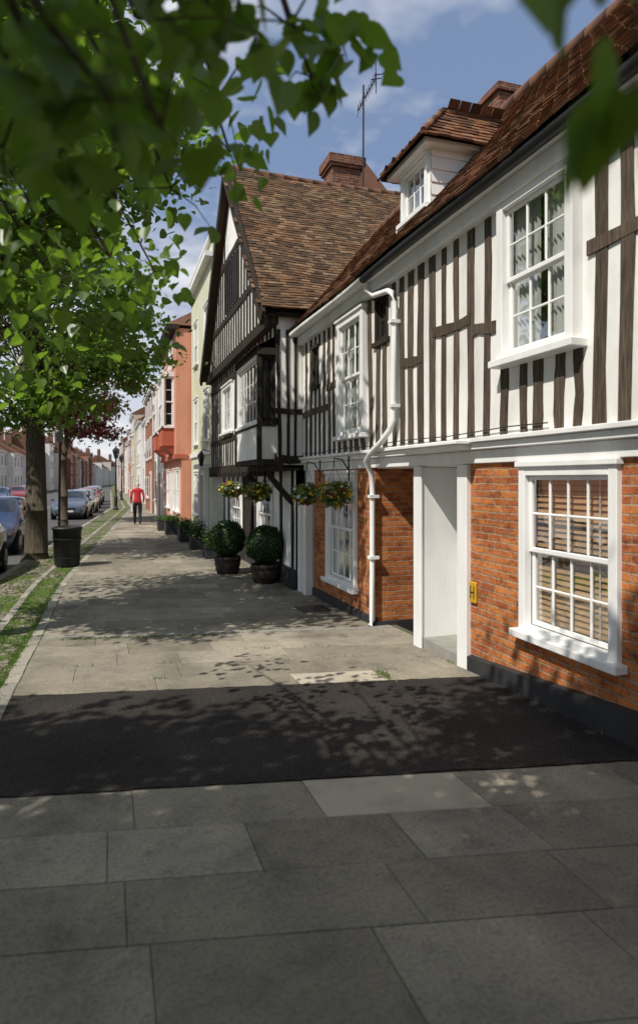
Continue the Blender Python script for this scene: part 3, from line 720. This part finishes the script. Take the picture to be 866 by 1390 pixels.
for (a,b2) in ows:
    bx=1.86
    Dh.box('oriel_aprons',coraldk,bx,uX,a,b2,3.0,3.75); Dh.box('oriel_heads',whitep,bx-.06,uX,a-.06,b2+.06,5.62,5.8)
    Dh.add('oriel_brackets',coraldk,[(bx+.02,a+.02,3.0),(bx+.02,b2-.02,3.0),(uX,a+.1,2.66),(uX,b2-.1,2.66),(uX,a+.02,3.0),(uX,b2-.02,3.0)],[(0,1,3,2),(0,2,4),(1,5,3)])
    Dh.box('oriel_core',roomm,bx+.14,uX,a+.14,b2-.14,3.7,5.65)
    window(Dh,'-X',bx,a,b2,3.72,5.62,6,4,proj=.02,casing=.07,sill=.04,inside='net'); window(Dh,'-Y',a,bx+.02,uX,3.72,5.62,1,4,proj=.02,casing=.05,sill=.03,inside=None)
for w in ((24.9,26.3,6.1,7.0),(28.4,29.8,6.1,7.0)): window(Dh,'-X',uX-.04,*w,3,2,proj=.03,inside=None,half=False); 
Dh.box('eaves',oakB,uX-.35,uX+.1,y0-.1,y1+.1,7.25,7.42)
Dh.add('roof',rooffar,[(uX-.38,y0-.1,7.4),(uX-.38,y1+.1,7.4),(5.4,y1-1.5,9.6),(5.4,y0+1.5,9.6),(9,y0-.1,7.4),(9,y1+.1,7.4)],[(0,1,2,3),(3,2,5,4),(0,3,4),(1,5,2)])
Dh.add('upper_walls',coral,[(dX,y1,-.4),(9,y1,-.4),(9,y1,7.3),(uX,y1,7.3)],[(0,1,2,3)])
Dh.box('chimney',brickd,5.2,6.2,29.5,30.2,8.5,11)
Dh.finish(bevel=())

# ================================================================== far rows
cols=[(.62,.60,.55),(.70,.69,.66),(.30,.13,.08),(.55,.50,.38),(.66,.62,.50),(.24,.11,.075),(.6,.56,.5),(.42,.2,.13),(.72,.71,.68)]
fm=[painted('house_render',cc_,.85,.08,20,.3) for cc_ in cols]
wd=newmat('far_glass',(.03,.035,.04),.08,.8)[0]
def rowhouse(fx,y0,y1,h,mat,sgn,st=3,pitch=2.4):
    n='row_house'
    B=Bld(n,(fx,(y0+y1)/2,0)); bx=fx-sgn*8
    f='-X' if sgn<0 else '+X'
    B.box('walls',mat,min(fx,bx),max(fx,bx),y0,y1,-.45,h)
    rm=(fx+bx)/2
    B.add('roof',rooffar,[(fx+sgn*.25,y0-.05,h-.05),(fx+sgn*.25,y1+.05,h-.05),(rm,y1+.05,h+pitch),(rm,y0-.05,h+pitch),(bx,y0-.05,h-.05),(bx,y1+.05,h-.05)],[(0,1,2,3),(3,2,5,4),(0,3,4),(1,5,2)])
    fbox(B,'eaves',whitep,f,fx,y0+.01,y1-.01,.002,.2,h-.22,h-.06)
    nw=max(2,int((y1-y0)/2.3)); fh=h/st
    for s in range(st):
        for k in range(nw):
            a=y0+(k+.5)*(y1-y0)/nw; z0=s*fh+ (.7 if s==0 else .75)-.1; z1=min(s*fh+fh-.45,h-.3)
            if s==0 and k==0:
                fbox(B,'door_frame',whitep,f,fx,a-.6,a+.6,.0,.07,-.25,2.2); fbox(B,'door',coraldk if (int(y0)%2) else blackm,f,fx,a-.45,a+.45,.06,.08,-.2,2.05); continue
            fbox(B,'window_frames',whitep,f,fx,a-.55,a+.55,0,.05,z0,z1)
            for i in (0,1,2):
                for j in (0,1):
                    w_=.31; hh=(z1-z0-.2)/2
                    fbox(B,'window_panes',wd,f,fx,a-.5+i*.335+.01,a-.5+i*.335+w_,.045,.055,z0+.08+j*(hh+.04),z0+.08+j*(hh+.04)+hh)
            fbox(B,'window_frames',whitep,f,fx,a-.62,a+.62,0,.12,z0-.08,z0)
    for k in range(random.choice((1,2))):
        yy=y0+.1 if k==0 else y1-.9
        B.box('chimney',brickd,rm-.5,rm+.5,yy,yy+.7,h+.8,h+pitch+1.3); B.box('chimney',brickd,rm-.56,rm+.56,yy-.06,yy+.76,h+pitch+1.3,h+pitch+1.45)
        for q in (-.3,0,.3): lathe(B,'chimney_pots',ridgem,(rm+q,yy+.35,h+pitch+1.45),[(.12,0),(.1,.45),(.12,.5)],8)
    B.finish()
y=31.05;k=0
Xr=[2.4,2.3,2.6,2.35,2.1,2.45,2.2,2.3,2.0,2.2,1.9,1.6,1.5,1.2]
while y<135:
    w_=R(5.5,9); h=R(5.8,8.0); rowhouse(Xr[min(k,13)],y,y+w_-.05,h,fm[[0,2,1,8,3,1,7,0,8,4,2,1,5,8][k%14]],-1,3 if h>6.6 else 2); y+=w_;k+=1
y=28;k=0
while y<235:
    w_=R(6,10); h=R(5.2,8.2); x=-15+max(0,y-70)*.095; rowhouse(x,y,y+w_-.05,h,fm[[2,5,7,3,5,7,2,0,8,1,4,8,6][k%13]],1,3 if h>6.8 else 2); y+=w_;k+=1
for k in range(4):
    x=-4+k*5
    rowhouse(x,232+k*2,240+k*2,R(6,8),fm[(k*2)%9],-1)

# ================================================================== trees
def tree(name,x,y,rad,zc,rz,nclump,nleaf,size,seed,extra=(),mats=None,trunk=.22,cx=0,cy=0,fork=2.6,lean=0,clr=.55,sp=.42,keep=None,nsize=.078):
    rr=np.random.default_rng(seed); random.seed(seed)
    z0=g(y)-.1; B=Bld(name,(x,y,z0))
    tp=[V((x,y,z0)),V((x+.02,y,z0+.25)),V((x+.03+lean*.3,y+.02,z0+1.3)),V((x+lean,y+.05,fork)),V((x+lean*1.5+cx*.3,y+cy*.3,fork+1.5)),V((x+cx*.7,y+cy*.7,zc+rz*.4))]
    rads=[trunk*1.5,trunk*1.12,trunk,trunk*.9,trunk*.6,trunk*.25]
    for i in range(5): tube(B,'trunk',bark,[tp[i],tp[i].lerp(tp[i+1],.5),tp[i+1]],rads[i],14,rads[i+1])
    cl=[]
    while len(cl)<nclump:
        d=rr.normal(size=3); d/=np.linalg.norm(d); q=rr.uniform(.35,1)**.6
        p=np.array([x+cx,y+cy,zc])+d*q*np.array([rad,rad*1.05,rz]); p[2]+=.25*rr.normal()
        if keep and not keep(p): continue
        cl.append((p,rr.uniform(.75,1.25)*sp,nleaf))
    pos=[];posn=[]
    for li,lst in enumerate((cl,[(np.array(e[:3]),e[3],e[4]) for e in extra])):
        for (p,s,n) in lst:
            st=tp[3].lerp(tp[5],R(0,.9)); e=V(p); m=st.lerp(e,.55)+V((R(-.2,.2),R(-.2,.2),R(.1,.5)))
            tube(B,'branches',bark,[st,st.lerp(m,.5)+V((0,0,.1)),m,m.lerp(e,.5)+V((R(-.08,.08),R(-.08,.08),.05)),e],.03,5,.005)
            k=int(n*rr.uniform(.6,1.4)); q=rr.normal(size=(k,3))*s*np.array([1,1,.6])*.8
            (pos if li==0 else posn).append(p+q)
            for _ in range(4):
                j=q[rr.integers(0,k)]; tube(B,'twigs',bark,[e,e+V(j)*.6+V((0,0,.03)),e+V(j)],.004,4,.0015)
    B.finish(smooth=('trunk','branches'))
    def clean(a):
        a=np.concatenate(a); return a[np.linalg.norm(a-np.array([0,0,1.75]),axis=1)>clr]
    leaf_mesh('foliage',clean(pos),size,mats or [leafG],parent=B.e,loc=(x,y,z0),droop=.55,seed=seed)
    if posn: leaf_mesh('low_foliage',clean(posn),nsize,mats or [leafG],parent=B.e,loc=(x,y,z0),droop=.7,seed=seed+50,fine=True)
    return B
near=[(-.12,1.10,2.44,.11,24),(-.30,1.2,2.55,.12,26),(.0,1.08,2.36,.09,14),(.09,1.25,2.42,.09,10),(-.10,1.3,2.42,.1,14),(-.24,1.65,2.52,.14,22),(.05,1.3,2.65,.14,24),(-.2,1.4,2.75,.16,28),(.22,1.4,2.75,.12,18),
 (.30,1.48,2.83,.12,20),(.46,1.66,2.97,.12,20),(.56,1.79,2.93,.10,18),(.62,1.75,3.02,.10,16),(.36,2.2,3.08,.16,26),(.46,2.58,3.08,.13,20),(.25,2.85,3.02,.18,30),(.1,2.4,3.0,.22,40),(-.2,2.3,2.9,.22,40),
 (-.30,3.25,2.75,.22,36),(0,3.36,2.86,.2,34),(.24,3.71,2.92,.16,26),(-.54,4.17,2.60,.24,40),(-.6,5.3,2.5,.26,44),(-.6,3.0,2.9,.3,50),(-.7,3.8,2.9,.3,50),(-.2,4.2,3.0,.3,50),(-.1,1.9,2.95,.2,36),(.1,3.1,3.25,.25,40),(-.4,1.7,2.8,.2,36)]
ba=tree('unseen_shade_tree',-2.3,-1.6,3.3,5.6,2.3,145,210,.11,11,extra=near,cx=.1,cy=.0,keep=lambda p:p[2]>3.2 and not(p[0]>.6 and p[1]>.6))
tree('unseen_shade_tree',-4.4,1.0,1.9,5.0,1.3,48,200,.11,16,cx=0,cy=.4,keep=lambda p:p[2]>3.4,trunk=.14)  # extra crown added out of view to shade the near tarmac and slabs
tree('unseen_shade_tree',-2.4,8.4,2.7,5.7,2.6,115,215,.10,12,cx=.5,cy=.15,keep=lambda p:p[2]>2.9)
tree('unseen_shade_tree',-1.78,17.4,3.1,5.7,2.8,110,200,.11,13,cx=-.1,cy=0,keep=lambda p:p[2]>2.9,trunk=.25)
tree('copper_beech_tree',-2.0,31,2.6,5.6,2.2,50,150,.14,14,cx=.6,cy=0,mats=[leafR],trunk=.15)
tree('unseen_shade_tree',-2.2,-10,3.0,5.6,2.4,30,120,.12,15)
TW=Bld('overhanging_lime_twig',(.5,.3,2.4))
tube(TW,'twig',bark,[(.75,-.5,2.75),(.6,.2,2.5),(.5,.50,2.28),(.50,.52,2.12)],.005,6,.002); tube(TW,'twig',bark,[(.6,.2,2.5),(.45,.5,2.35),(.42,.55,2.25)],.003,6,.002)
TW.finish()
lp=np.array([(.50,.52,2.15),(.53,.50,2.16),(.485,.54,2.13),(.515,.52,2.11),(.55,.5,2.21),(.46,.56,2.28),(.425,.54,2.30),(.50,.50,2.28),(.55,.46,2.26),(.47,.52,2.35),(.495,.53,2.19),(.54,.48,2.12)])
leaf_mesh('leaves',lp,.09,[leafG],parent=TW.e,loc=(.5,.3,2.4),droop=1.3,seed=5,fine=True)

# ================================================================== shrubs / pots / baskets
terra=plain('tub_wood',(.05,.04,.03),.8)
def topiary(x,y,r,seed):
    z=g(y); B=Bld('topiary_ball_in_tub',(x,y,z)); 
    lathe(B,'tub',terra,(x,y,z),[(.22,0),(.27,.2),(.28,.36),(.25,.36),(.24,.31)],18)
    lathe(B,'hoops',blackm,(x,y,z),[(.245,.06),(.25,.06),(.26,.10),(.25,.10)],18); lathe(B,'hoops',blackm,(x,y,z),[(.275,.27),(.285,.27),(.288,.31),(.275,.31)],18)
    tube(B,'stem',bark,[(x,y,z+.3),(x,y,z+.6)],.025,8)
    prof=[(r*.9*math.sin(t),.36+r-r*.9*math.cos(t)) for t in np.linspace(.05,3.1,12)]
    lathe(B,'inner_mass',leafD,(x,y,z),prof,18); B.finish(smooth=('inner_mass','tub'))
    rr=np.random.default_rng(seed); d=rr.normal(size=(5200,3)); d/=np.linalg.norm(d,axis=1,keepdims=True)
    bumpy=1+.05*np.sin(d[:,0]*7+seed)*np.sin(d[:,1]*6)+.04*np.sin(d[:,2]*9)
    p=d*(r*bumpy*rr.uniform(.86,1.04,5200))[:,None]+np.array([x,y,z+.36+r])
    leaf_mesh('foliage',p,.035,[leafD],parent=B.e,loc=(x,y,z),seed=seed,droop=0,nrm=d)
topiary(2.83,12.0,.36,1); topiary(2.35,13.4,.37,2)
def planter(x,y,w_,l,h,r,seed):
    z=g(y); B=Bld('planter_box',(x,y,z)); 
    B.box('box',blackp,x-w_/2,x+w_/2,y-l/2,y+l/2,z,z+h); B.box('rim',blackp,x-w_/2-.015,x+w_/2+.015,y-l/2-.015,y+l/2+.015,z+h-.04,z+h+.004); B.finish()
    rr=np.random.default_rng(seed); p=rr.normal(size=(900,3))*np.array([w_*.3,l*.3,r*.5])+np.array([x,y,z+h+r*.5]); p=p[p[:,2]>z+h-.03]
    leaf_mesh('foliage',p,.05,[leafP,leafD],parent=B.e,loc=(x,y,z),seed=seed,droop=-.3)
planter(2.45,16.2,.4,.6,.3,.25,3); planter(2.35,18.3,.4,.5,.35,.3,4); planter(2.3,20.8,.45,.8,.45,.15,5); planter(2.1,23.5,.45,.7,.5,.1,6); planter(2.0,25.5,.5,.9,.45,.05,7)
def basket(x,y,z,r,wx,seed):
    B=Bld('hanging_basket',(x,y,z))
    prof=[(r*.15,-r*.95),(r*.6,-r*.7),(r*.9,-r*.3),(r,0),(r*.9,0)]
    lathe(B,'coir_bowl',terra,(x,y,z),prof,16); tube(B,'bracket',blackm,[(wx,y,z+.35),(wx-.1,y,z+.5),(x,y,z+.52),(x,y,z+.45)],.01,6)
    tube(B,'bracket',blackm,[(wx,y,z+.2),(wx,y,z+.55)],.012,6)
    for a in (0,2.1,4.2): tube(B,'chains',blackm,[(x,y,z+.45),(x+math.cos(a)*r,y+math.sin(a)*r,z)],.004,4)
    B.finish()
    rr=np.random.default_rng(seed); d=rr.normal(size=(650,3)); d/=np.linalg.norm(d,axis=1,keepdims=True)
    p=d*(r*rr.uniform(.75,1.35,650))[:,None]*np.array([1.1,1.1,.8])+np.array([x,y,z+.02]); mi=rr.choice([0,0,0,0,0,0,0,1,1,2,3],650)
    leaf_mesh('plants',p,.055,[leafP,flY,flW,flR],parent=B.e,loc=(x,y,z),seed=seed,droop=.4,midx=mi)
basket(2.98,8.45,1.52,.17,3.2,1); basket(2.98,9.75,1.5,.17,3.2,2); basket(2.6,11.6,1.5,.18,2.8,3); basket(2.55,14.1,1.5,.18,2.8,4)

# bin
Bn=Bld('litter_bin',(-.95,15.4,g(15)))
bz=g(15.4); binm=plain('bin_plastic',(.018,.018,.02),.5,.4)
lathe(Bn,'body',binm,(-.93,15.6,bz),[(.24,0),(.27,.05),(.31,.84),(.33,.84),(.33,.90),(.29,.90),(.27,.6),(.25,.3)],24)
lathe(Bn,'ribs',binm,(-.93,15.6,bz),[(.275,.2),(.285,.2),(.288,.23),(.28,.23)],24); lathe(Bn,'ribs',binm,(-.93,15.6,bz),[(.3,.62),(.312,.62),(.313,.65),(.3,.65)],24)
Bn.finish(smooth=('body',))
Sp=Bld('parking_sign_post',(-1.3,18.6,g(18))); tube(Sp,'post',blackm,[(-1.32,18.6,-.3),(-1.28,18.6,3.1)],.035,8)
Sp.box('sign',plain('sign_face',(.3,.3,.3),.5),-1.38,-1.2,18.54,18.56,2.75,3.0); Sp.finish()
def lamp(x,y,h=4.2):
    z=g(y); B=Bld('street_lamp',(x,y,z))
    lathe(B,'post',blackm,(x,y,z),[(.16,0),(.16,.1),(.1,.18),(.1,.8),(.12,.84),(.065,.95),(.045,h-.9),(.07,h-.86),(.03,h-.75),(.1,h-.7)],12)
    tube(B,'ladder_bar',blackm,[(x-.3,y,h-1.2+z),(x+.3,y,h-1.2+z)],.018,6)
    lathe(B,'lantern_glass',darkglass,(x,y,z),[(.1,h-.7),(.2,h-.25),(.2,h-.22)],6); lathe(B,'lantern_cap',blackm,(x,y,z),[(.24,h-.24),(.17,h-.1),(.06,h),(.02,h+.12)],6)
    B.finish()
lamp(.35,43,4.0); lamp(1.0,62); 

# ================================================================== cars
tyre=plain('tyre_rubber',(.015,.015,.016),.8); alloy=plain('alloy_wheel',(.45,.45,.46),.3,.5,.8); carg=newmat('car_glass',(.015,.02,.022),.03,.9)[0]
lampm=newmat('headlamp',(.7,.72,.75),.08,.9)[0]; plate=plain('number_plate',(.7,.7,.66),.5); amber=plain('indicator_amber',(.7,.25,.02),.2); tailm=plain('tail_red',(.4,.01,.01),.2)
def paint(name,col):
    m,nt,b=newmat(name,col,.28,.5); b.inputs['Metallic'].default_value=.35; b.inputs['Coat Weight'].default_value=.8; b.inputs['Coat Roughness'].default_value=.05
    n1=noise(nt,coords(nt),2,5); nt.links.new(ramp(nt,n1,[(.3,tuple(x*.8 for x in col)),(.7,col)]),b.inputs['Base Color']); return m
def car(name,x,y,paintm,z,rot=0,hs=1.0):
    e=bpy.data.objects.new(name,None); sc.collection.objects.link(e); e.location=(x,y,z); e.rotation_euler=(0,0,rot)
    S=[(0,.34,.60,.52,.60,.46),(.05,.26,.72,.58,.68,.56),(.18,.21,.79,.63,.74,.64),(.45,.19,.84,.69,.82,.70),(.8,.19,.855,.77,.90,.72),(1.12,.19,.86,.86,.97,.69),(1.3,.19,.86,.90,1.06,.66),(1.9,.19,.86,.92,1.37,.56),(2.1,.19,.86,.93,1.42,.57),(2.6,.19,.86,.935,1.45,.58),(3.1,.19,.86,.945,1.43,.57),(3.5,.19,.86,.95,1.37,.55),(3.62,.2,.855,.95,1.32,.55),(3.95,.22,.83,.94,1.02,.6),(4.08,.26,.80,.82,.92,.60),(4.14,.34,.72,.6,.74,.52)]
    vs=[];fs=[];mi=[]
    def ring(s):
        yv,zb,w_,be,ro,wr=s; zs=zb+.16
        h=[(0,zb),(w_*.86,zb),(w_*.97,zs),(w_,(zs+be)/2),(w_*.985,be-.02),(w_*.955,be),(wr+.03 if ro-be>.2 else (w_+wr)/2,ro-.06 if ro-be>.2 else (be+ro)/2),(wr*.93,ro-.015),(wr*.5,ro+.012),(0,ro+.018)]
        full=h+[(-a,b_) for a,b_ in h[-2:0:-1]]
        return [(a,yv-2.07,b_*hs if b_>.95 else b_) for a,b_ in full]
    nR=18
    for s in S: vs+=ring(s)
    for i in range(len(S)-1):
        for k in range(nR):
            fs.append((i*nR+k,i*nR+(k+1)%nR,(i+1)*nR+(k+1)%nR,(i+1)*nR+k))
            kk=k if k<9 else 17-k; y0_,y1_=S[i][0],S[i+1][0]; m=0
            if kk==5 and 1.3<=y0_ and y1_<=3.62 : m=1
            if kk in (7,8) and 1.3<=y0_ and y1_<=1.9: m=1
            if kk in (7,8) and y0_>=3.62 and y1_<=3.95: m=1
            if kk==0: m=2
            mi.append(m)
    fs.append(tuple(range(nR))); mi.append(0); fs.append(tuple((len(S)-1)*nR+k for k in reversed(range(nR)))); mi.append(0)
    me=bpy.data.meshes.new('body'); me.from_pydata(vs,[],fs)
    for m in (paintm,carg,tyre): me.materials.append(m)
    for p,m in zip(me.polygons,mi): p.material_index=m; p.use_smooth=True
    ob=bpy.data.objects.new('body',me); ob.parent=e; sc.collection.objects.link(ob)
    me.set_sharp_from_angle(angle=math.radians(32))
    B=Bld.__new__(Bld); B.e=e; B.loc=V((0,0,0)); B.parts={}
    for yy in (-1.35,1.2):
        for sx in (-1,1):
            def cyl(n,m,r,x0,x1,sg=22):
                tube(B,n,m,[(sx*x0,yy,.31),(sx*x1,yy,.31)],r,sg)
            cyl('arches',tyre,.37,.80,.868); cyl('tyres',tyre,.31,.68,.885); cyl('wheels',alloy,.2,.8,.893)
            for k in range(5):
                a=k*1.2566; B.box('wheel_gaps',tyre,sx*.892,sx*.897,yy+math.cos(a)*.12-.028,yy+math.cos(a)*.12+.028,.31+math.sin(a)*.12-.028,.31+math.sin(a)*.12+.028)
    for sx in (-1,1):
        B.add('headlamps',lampm,[(sx*.36,-2.045,.55),(sx*.66,-1.985,.56),(sx*.74,-1.80,.68),(sx*.42,-1.93,.70)],[(0,1,2,3)])
        B.box('indicators',amber,sx*.70,sx*.76,-1.95,-1.9,.55,.6); B.box('mirrors',paintm,sx*.86,sx*1.02,-.72,-.60,.93,1.06)
        B.box('b_pillars',paintm,sx*.70,sx*.80,.38,.46,.95,1.28) 
        B.box('tail_lamps',tailm,sx*.66,sx*.78,1.93,2.01,.62,.9)
        B.box('door_handles',tyre,sx*.85,sx*.875,.15,.3,.78,.81)
    B.box('grille',tyre,-.34,.34,-2.085,-2.05,.50,.62); B.box('bumper_intake',tyre,-.5,.5,-2.085,-2.03,.28,.40); B.box('plate_front',plate,-.26,.26,-2.10,-2.086,.40,.50)
    B.box('sill_trim',tyre,-.87,.87,-.95,.85,.2,.28)
    B.finish(bevel=('mirrors',))
    return e
pb=paint('paint_blue',(.03,.06,.14)); pd=paint('paint_dark',(.02,.025,.035)); ps=paint('paint_silver',(.35,.37,.4)); pr=paint('paint_red',(.35,.02,.02)); pg=paint('paint_greyblue',(.10,.13,.17))
def rz_(y): return g(y)-.116
for (x,y,p,h) in ((-3.15,14.9,pd,1.05),(-3.20,21.2,pb,1.08),(-1.9,37.0,pg,1.03),(-1.7,42.8,ps,1),(-1.55,49,pr,1),(-1.45,55,pd,1),(-8.8,40,pr,1),(-8.6,48,ps,1),(-8.4,56,pb,1),(-8.2,72,ps,1),(-1.4,62,ps,1),(-8,64,pr,1)):
    car('parked_car',x,y,p,rz_(y),rot=-.07 if 20<y<45 and x>-5 else 0,hs=h)

# ================================================================== person
def person(x,y,z):
    e=bpy.data.objects.new('walking_person',None); sc.collection.objects.link(e); e.location=(x,y,z)
    red=plain('red_jumper',(.50,.03,.035),.85); trou=plain('dark_trousers',(.02,.02,.028),.85); skin=plain('skin',(.55,.32,.22),.55); hair=plain('white_hair',(.6,.58,.54),.8); shoe=plain('shoes',(.02,.016,.012),.5); bag=plain('white_bag',(.7,.7,.68),.6)
    J=[((0,0,.97),(.155,.12)),((0,.0,1.12),(.145,.11)),((0,.015,1.3),(.17,.12)),((0,.02,1.44),(.15,.10)),((0,.03,1.53),(.06,.06)),((0,.045,1.62),(.075,.085)),((0,.05,1.72),(.075,.09)),((0,.045,1.77),(.05,.06)),
       ((-.10,.0,.90),(.10,.105)),((-.10,.17,.52),(.078,.08)),((-.095,.27,.14),(.052,.058)),((-.095,.29,.05),(.045,.04)),((-.105,.42,.035),(.042,.03)),
       ((.10,.0,.90),(.10,.105)),((.10,.03,.50),(.078,.08)),((.095,-.24,.20),(.052,.058)),((.095,-.28,.13),(.045,.04)),((.10,-.19,.035),(.042,.03)),
       ((-.20,.015,1.43),(.062,.062)),((-.255,-.08,1.17),(.05,.05)),((-.25,.06,.96),(.036,.036)),((-.245,.09,.90),(.03,.04)),
       ((.20,.015,1.43),(.062,.062)),((.255,-.02,1.16),(.05,.05)),((.25,.15,.97),(.036,.036)),((.245,.19,.91),(.03,.04))]
    E=[(0,1),(1,2),(2,3),(3,4),(4,5),(5,6),(6,7),(0,8),(8,9),(9,10),(10,11),(11,12),(0,13),(13,14),(14,15),(15,16),(16,17),(3,18),(18,19),(19,20),(20,21),(3,22),(22,23),(23,24),(24,25)]
    def fingers(h,s):
        hx,hy,hz=h
        out=[]
        for k in range(4):
            o=(k-1.5)*.02; L=(.06,.072,.068,.052)[k]
            out.append([(hx,hy+o,hz),(hx+s*.006,hy+o+.004,hz-.045),(hx+s*.002,hy+o+.012,hz-.045-L*.6),(hx-s*.014,hy+o+.016,hz-.045-L)])
        out.append([(hx,hy+.03,hz+.01),(hx-s*.01,hy+.055,hz-.02),(hx-s*.018,hy+.06,hz-.055)])
        return out
    def skinobj(name,Js,Es,sub=2):
        me=bpy.data.meshes.new(name); me.from_pydata([j[0] for j in Js],Es,[]); ob=bpy.data.objects.new(name,me); sc.collection.objects.link(ob)
        md=ob.modifiers.new('s','SKIN'); 
        for i,j in enumerate(Js): me.skin_vertices[0].data[i].radius=j[1]; me.skin_vertices[0].data[i].use_root=(i==0)
        m2=ob.modifiers.new('ss','SUBSURF'); m2.levels=sub; m2.render_levels=sub
        dg=bpy.context.evaluated_depsgraph_get(); nm=bpy.data.meshes.new_from_object(ob.evaluated_get(dg)); bpy.data.objects.remove(ob)
        o2=bpy.data.objects.new(name,nm); o2.parent=e; sc.collection.objects.link(o2)
        for p in nm.polygons: p.use_smooth=True
        return o2
    ob=skinobj('figure',J,E); me=ob.data; me.materials.clear()
    for m in (red,trou,skin,hair,shoe): me.materials.append(m)
    for p in me.polygons:
        c_=p.center; m=0
        if c_.z>1.53: m=2
        if c_.z>1.60 and (c_.y<.075 or c_.z>1.755): m=3
        if c_.z<.93 and abs(c_.x)<.2: m=1
        if c_.z<.09: m=4
        if abs(c_.x)>.19 and c_.z<.965: m=2
        p.material_index=m
    for nm_,h,s in (('fingers_l',(-.245,.09,.90),-1),('fingers_r',(.245,.19,.91),1)):
        Js=[];Es=[]
        for ch in fingers(h,s):
            o=len(Js); Js+=[(p,(.009,.009)) for p in ch]; Es+=[(o+i,o+i+1) for i in range(len(ch)-1)]
        me=bpy.data.meshes.new(nm_); me.from_pydata([j[0] for j in Js],Es,[]); o3=bpy.data.objects.new(nm_,me); o3.parent=e; sc.collection.objects.link(o3)
        md=o3.modifiers.new('s','SKIN')
        for i,j in enumerate(Js): me.skin_vertices[0].data[i].radius=j[1]
        md2=o3.modifiers.new('b','SUBSURF'); md2.levels=1; md2.render_levels=1; me.materials.append(skin)
    B=Bld.__new__(Bld); B.e=e; B.loc=V((0,0,0)); B.parts={}
    lathe(B,'nose',skin,(0,.135,1.64),[(.016,0),(.01,.03),(.004,.045)],8)
    for sx in (-1,1):
        lathe(B,'ears',skin,(sx*.083,.045,1.62),[(.008,0),(.016,.02),(.016,.05),(.006,.065)],8); lathe(B,'eyes',shoe,(sx*.03,.128,1.675),[(.004,0),(.009,.006),(.004,.012)],8)
    B.box('mouth',coraldk,-.022,.022,.125,.132,1.60,1.606)
    B.add('carrier_bag',bag,[(-.27,-.03,.86),(-.27,.2,.86),(-.25,.22,.55),(-.25,-.05,.55),(-.22,-.03,.86),(-.22,.2,.86),(-.19,.22,.55),(-.19,-.05,.55)],[(0,1,2,3),(7,6,5,4),(0,3,7,4),(1,5,6,2),(3,2,6,7),(0,4,5,1)])
    B.finish(); e.scale=(1.04,1.04,1.04); return e
person(1.12,28.6,g(28)+.004)

# ================================================================== world, sun, camera
el=math.radians(50); ax,ay=-.87,-.49; l=math.hypot(ax,ay); ax/=l; ay/=l
sd=V((ax*math.cos(el),ay*math.cos(el),math.sin(el)))
w=bpy.data.worlds.new('World'); sc.world=w; w.use_nodes=True; nt=w.node_tree; bg=nt.nodes['Background']
sky=N(nt,'ShaderNodeTexSky'); sky.sky_type='NISHITA'; sky.sun_disc=False; sky.sun_elevation=el; sky.sun_rotation=math.atan2(ax,ay); sky.ozone_density=1.5; sky.air_density=1.0; sky.dust_density=1.0
tc=N(nt,'ShaderNodeTexCoord'); sp=N(nt,'ShaderNodeSeparateXYZ'); nt.links.new(tc.outputs['Generated'],sp.inputs[0])
zz=mathn(nt,'MAXIMUM',mathn(nt,'ADD',sp.outputs[2],.12),.05)
cb=N(nt,'ShaderNodeCombineXYZ'); nt.links.new(mathn(nt,'DIVIDE',sp.outputs[0],zz),cb.inputs[0]); nt.links.new(mathn(nt,'DIVIDE',sp.outputs[1],zz),cb.inputs[1])
cn=noise(nt,cb.outputs[0],1.25,5,.6)
cm=ramp(nt,cn,[(.46,(0,0,0)),(.68,(1,1,1))])
hz=mathn(nt,'SUBTRACT',1.0,mathn(nt,'MULTIPLY',sp.outputs[2],2.3),True)
hz=mathn(nt,'MULTIPLY',mathn(nt,'POWER',hz,1.5),.95)
skc=mix(nt,.65,sky.outputs[0],(2.4,3.3,5.3))
skc=mix(nt,hz,skc,(8.2,8.3,8.6)); skc=mix(nt,cm,skc,(8.8,8.8,8.9))
nt.links.new(skc,bg.inputs[0]); bg.inputs[1].default_value=.105
sl=bpy.data.lights.new('sun','SUN'); sl.energy=4.8; sl.angle=math.radians(.5); sl.color=(1,.94,.85)
so=bpy.data.objects.new('sun',sl); sc.collection.objects.link(so); so.rotation_euler=sd.to_track_quat('Z','Y').to_euler(); so.location=(-20,-10,30)
cd=bpy.data.cameras.new('camera'); co=bpy.data.objects.new('camera',cd); sc.collection.objects.link(co); sc.camera=co
co.location=(0,0,1.75); co.rotation_euler=(math.radians(90),0,-math.atan(283/867))
cd.sensor_fit='VERTICAL'; cd.sensor_height=36; cd.lens=867/1390*36; cd.shift_y=-45/1390; cd.clip_end=4000; cd.clip_start=.05
cd.dof.use_dof=True; cd.dof.focus_distance=8.5; cd.dof.aperture_fstop=1.6
sc.view_settings.view_transform='Standard'; sc.view_settings.look='None'; sc.view_settings.exposure=0
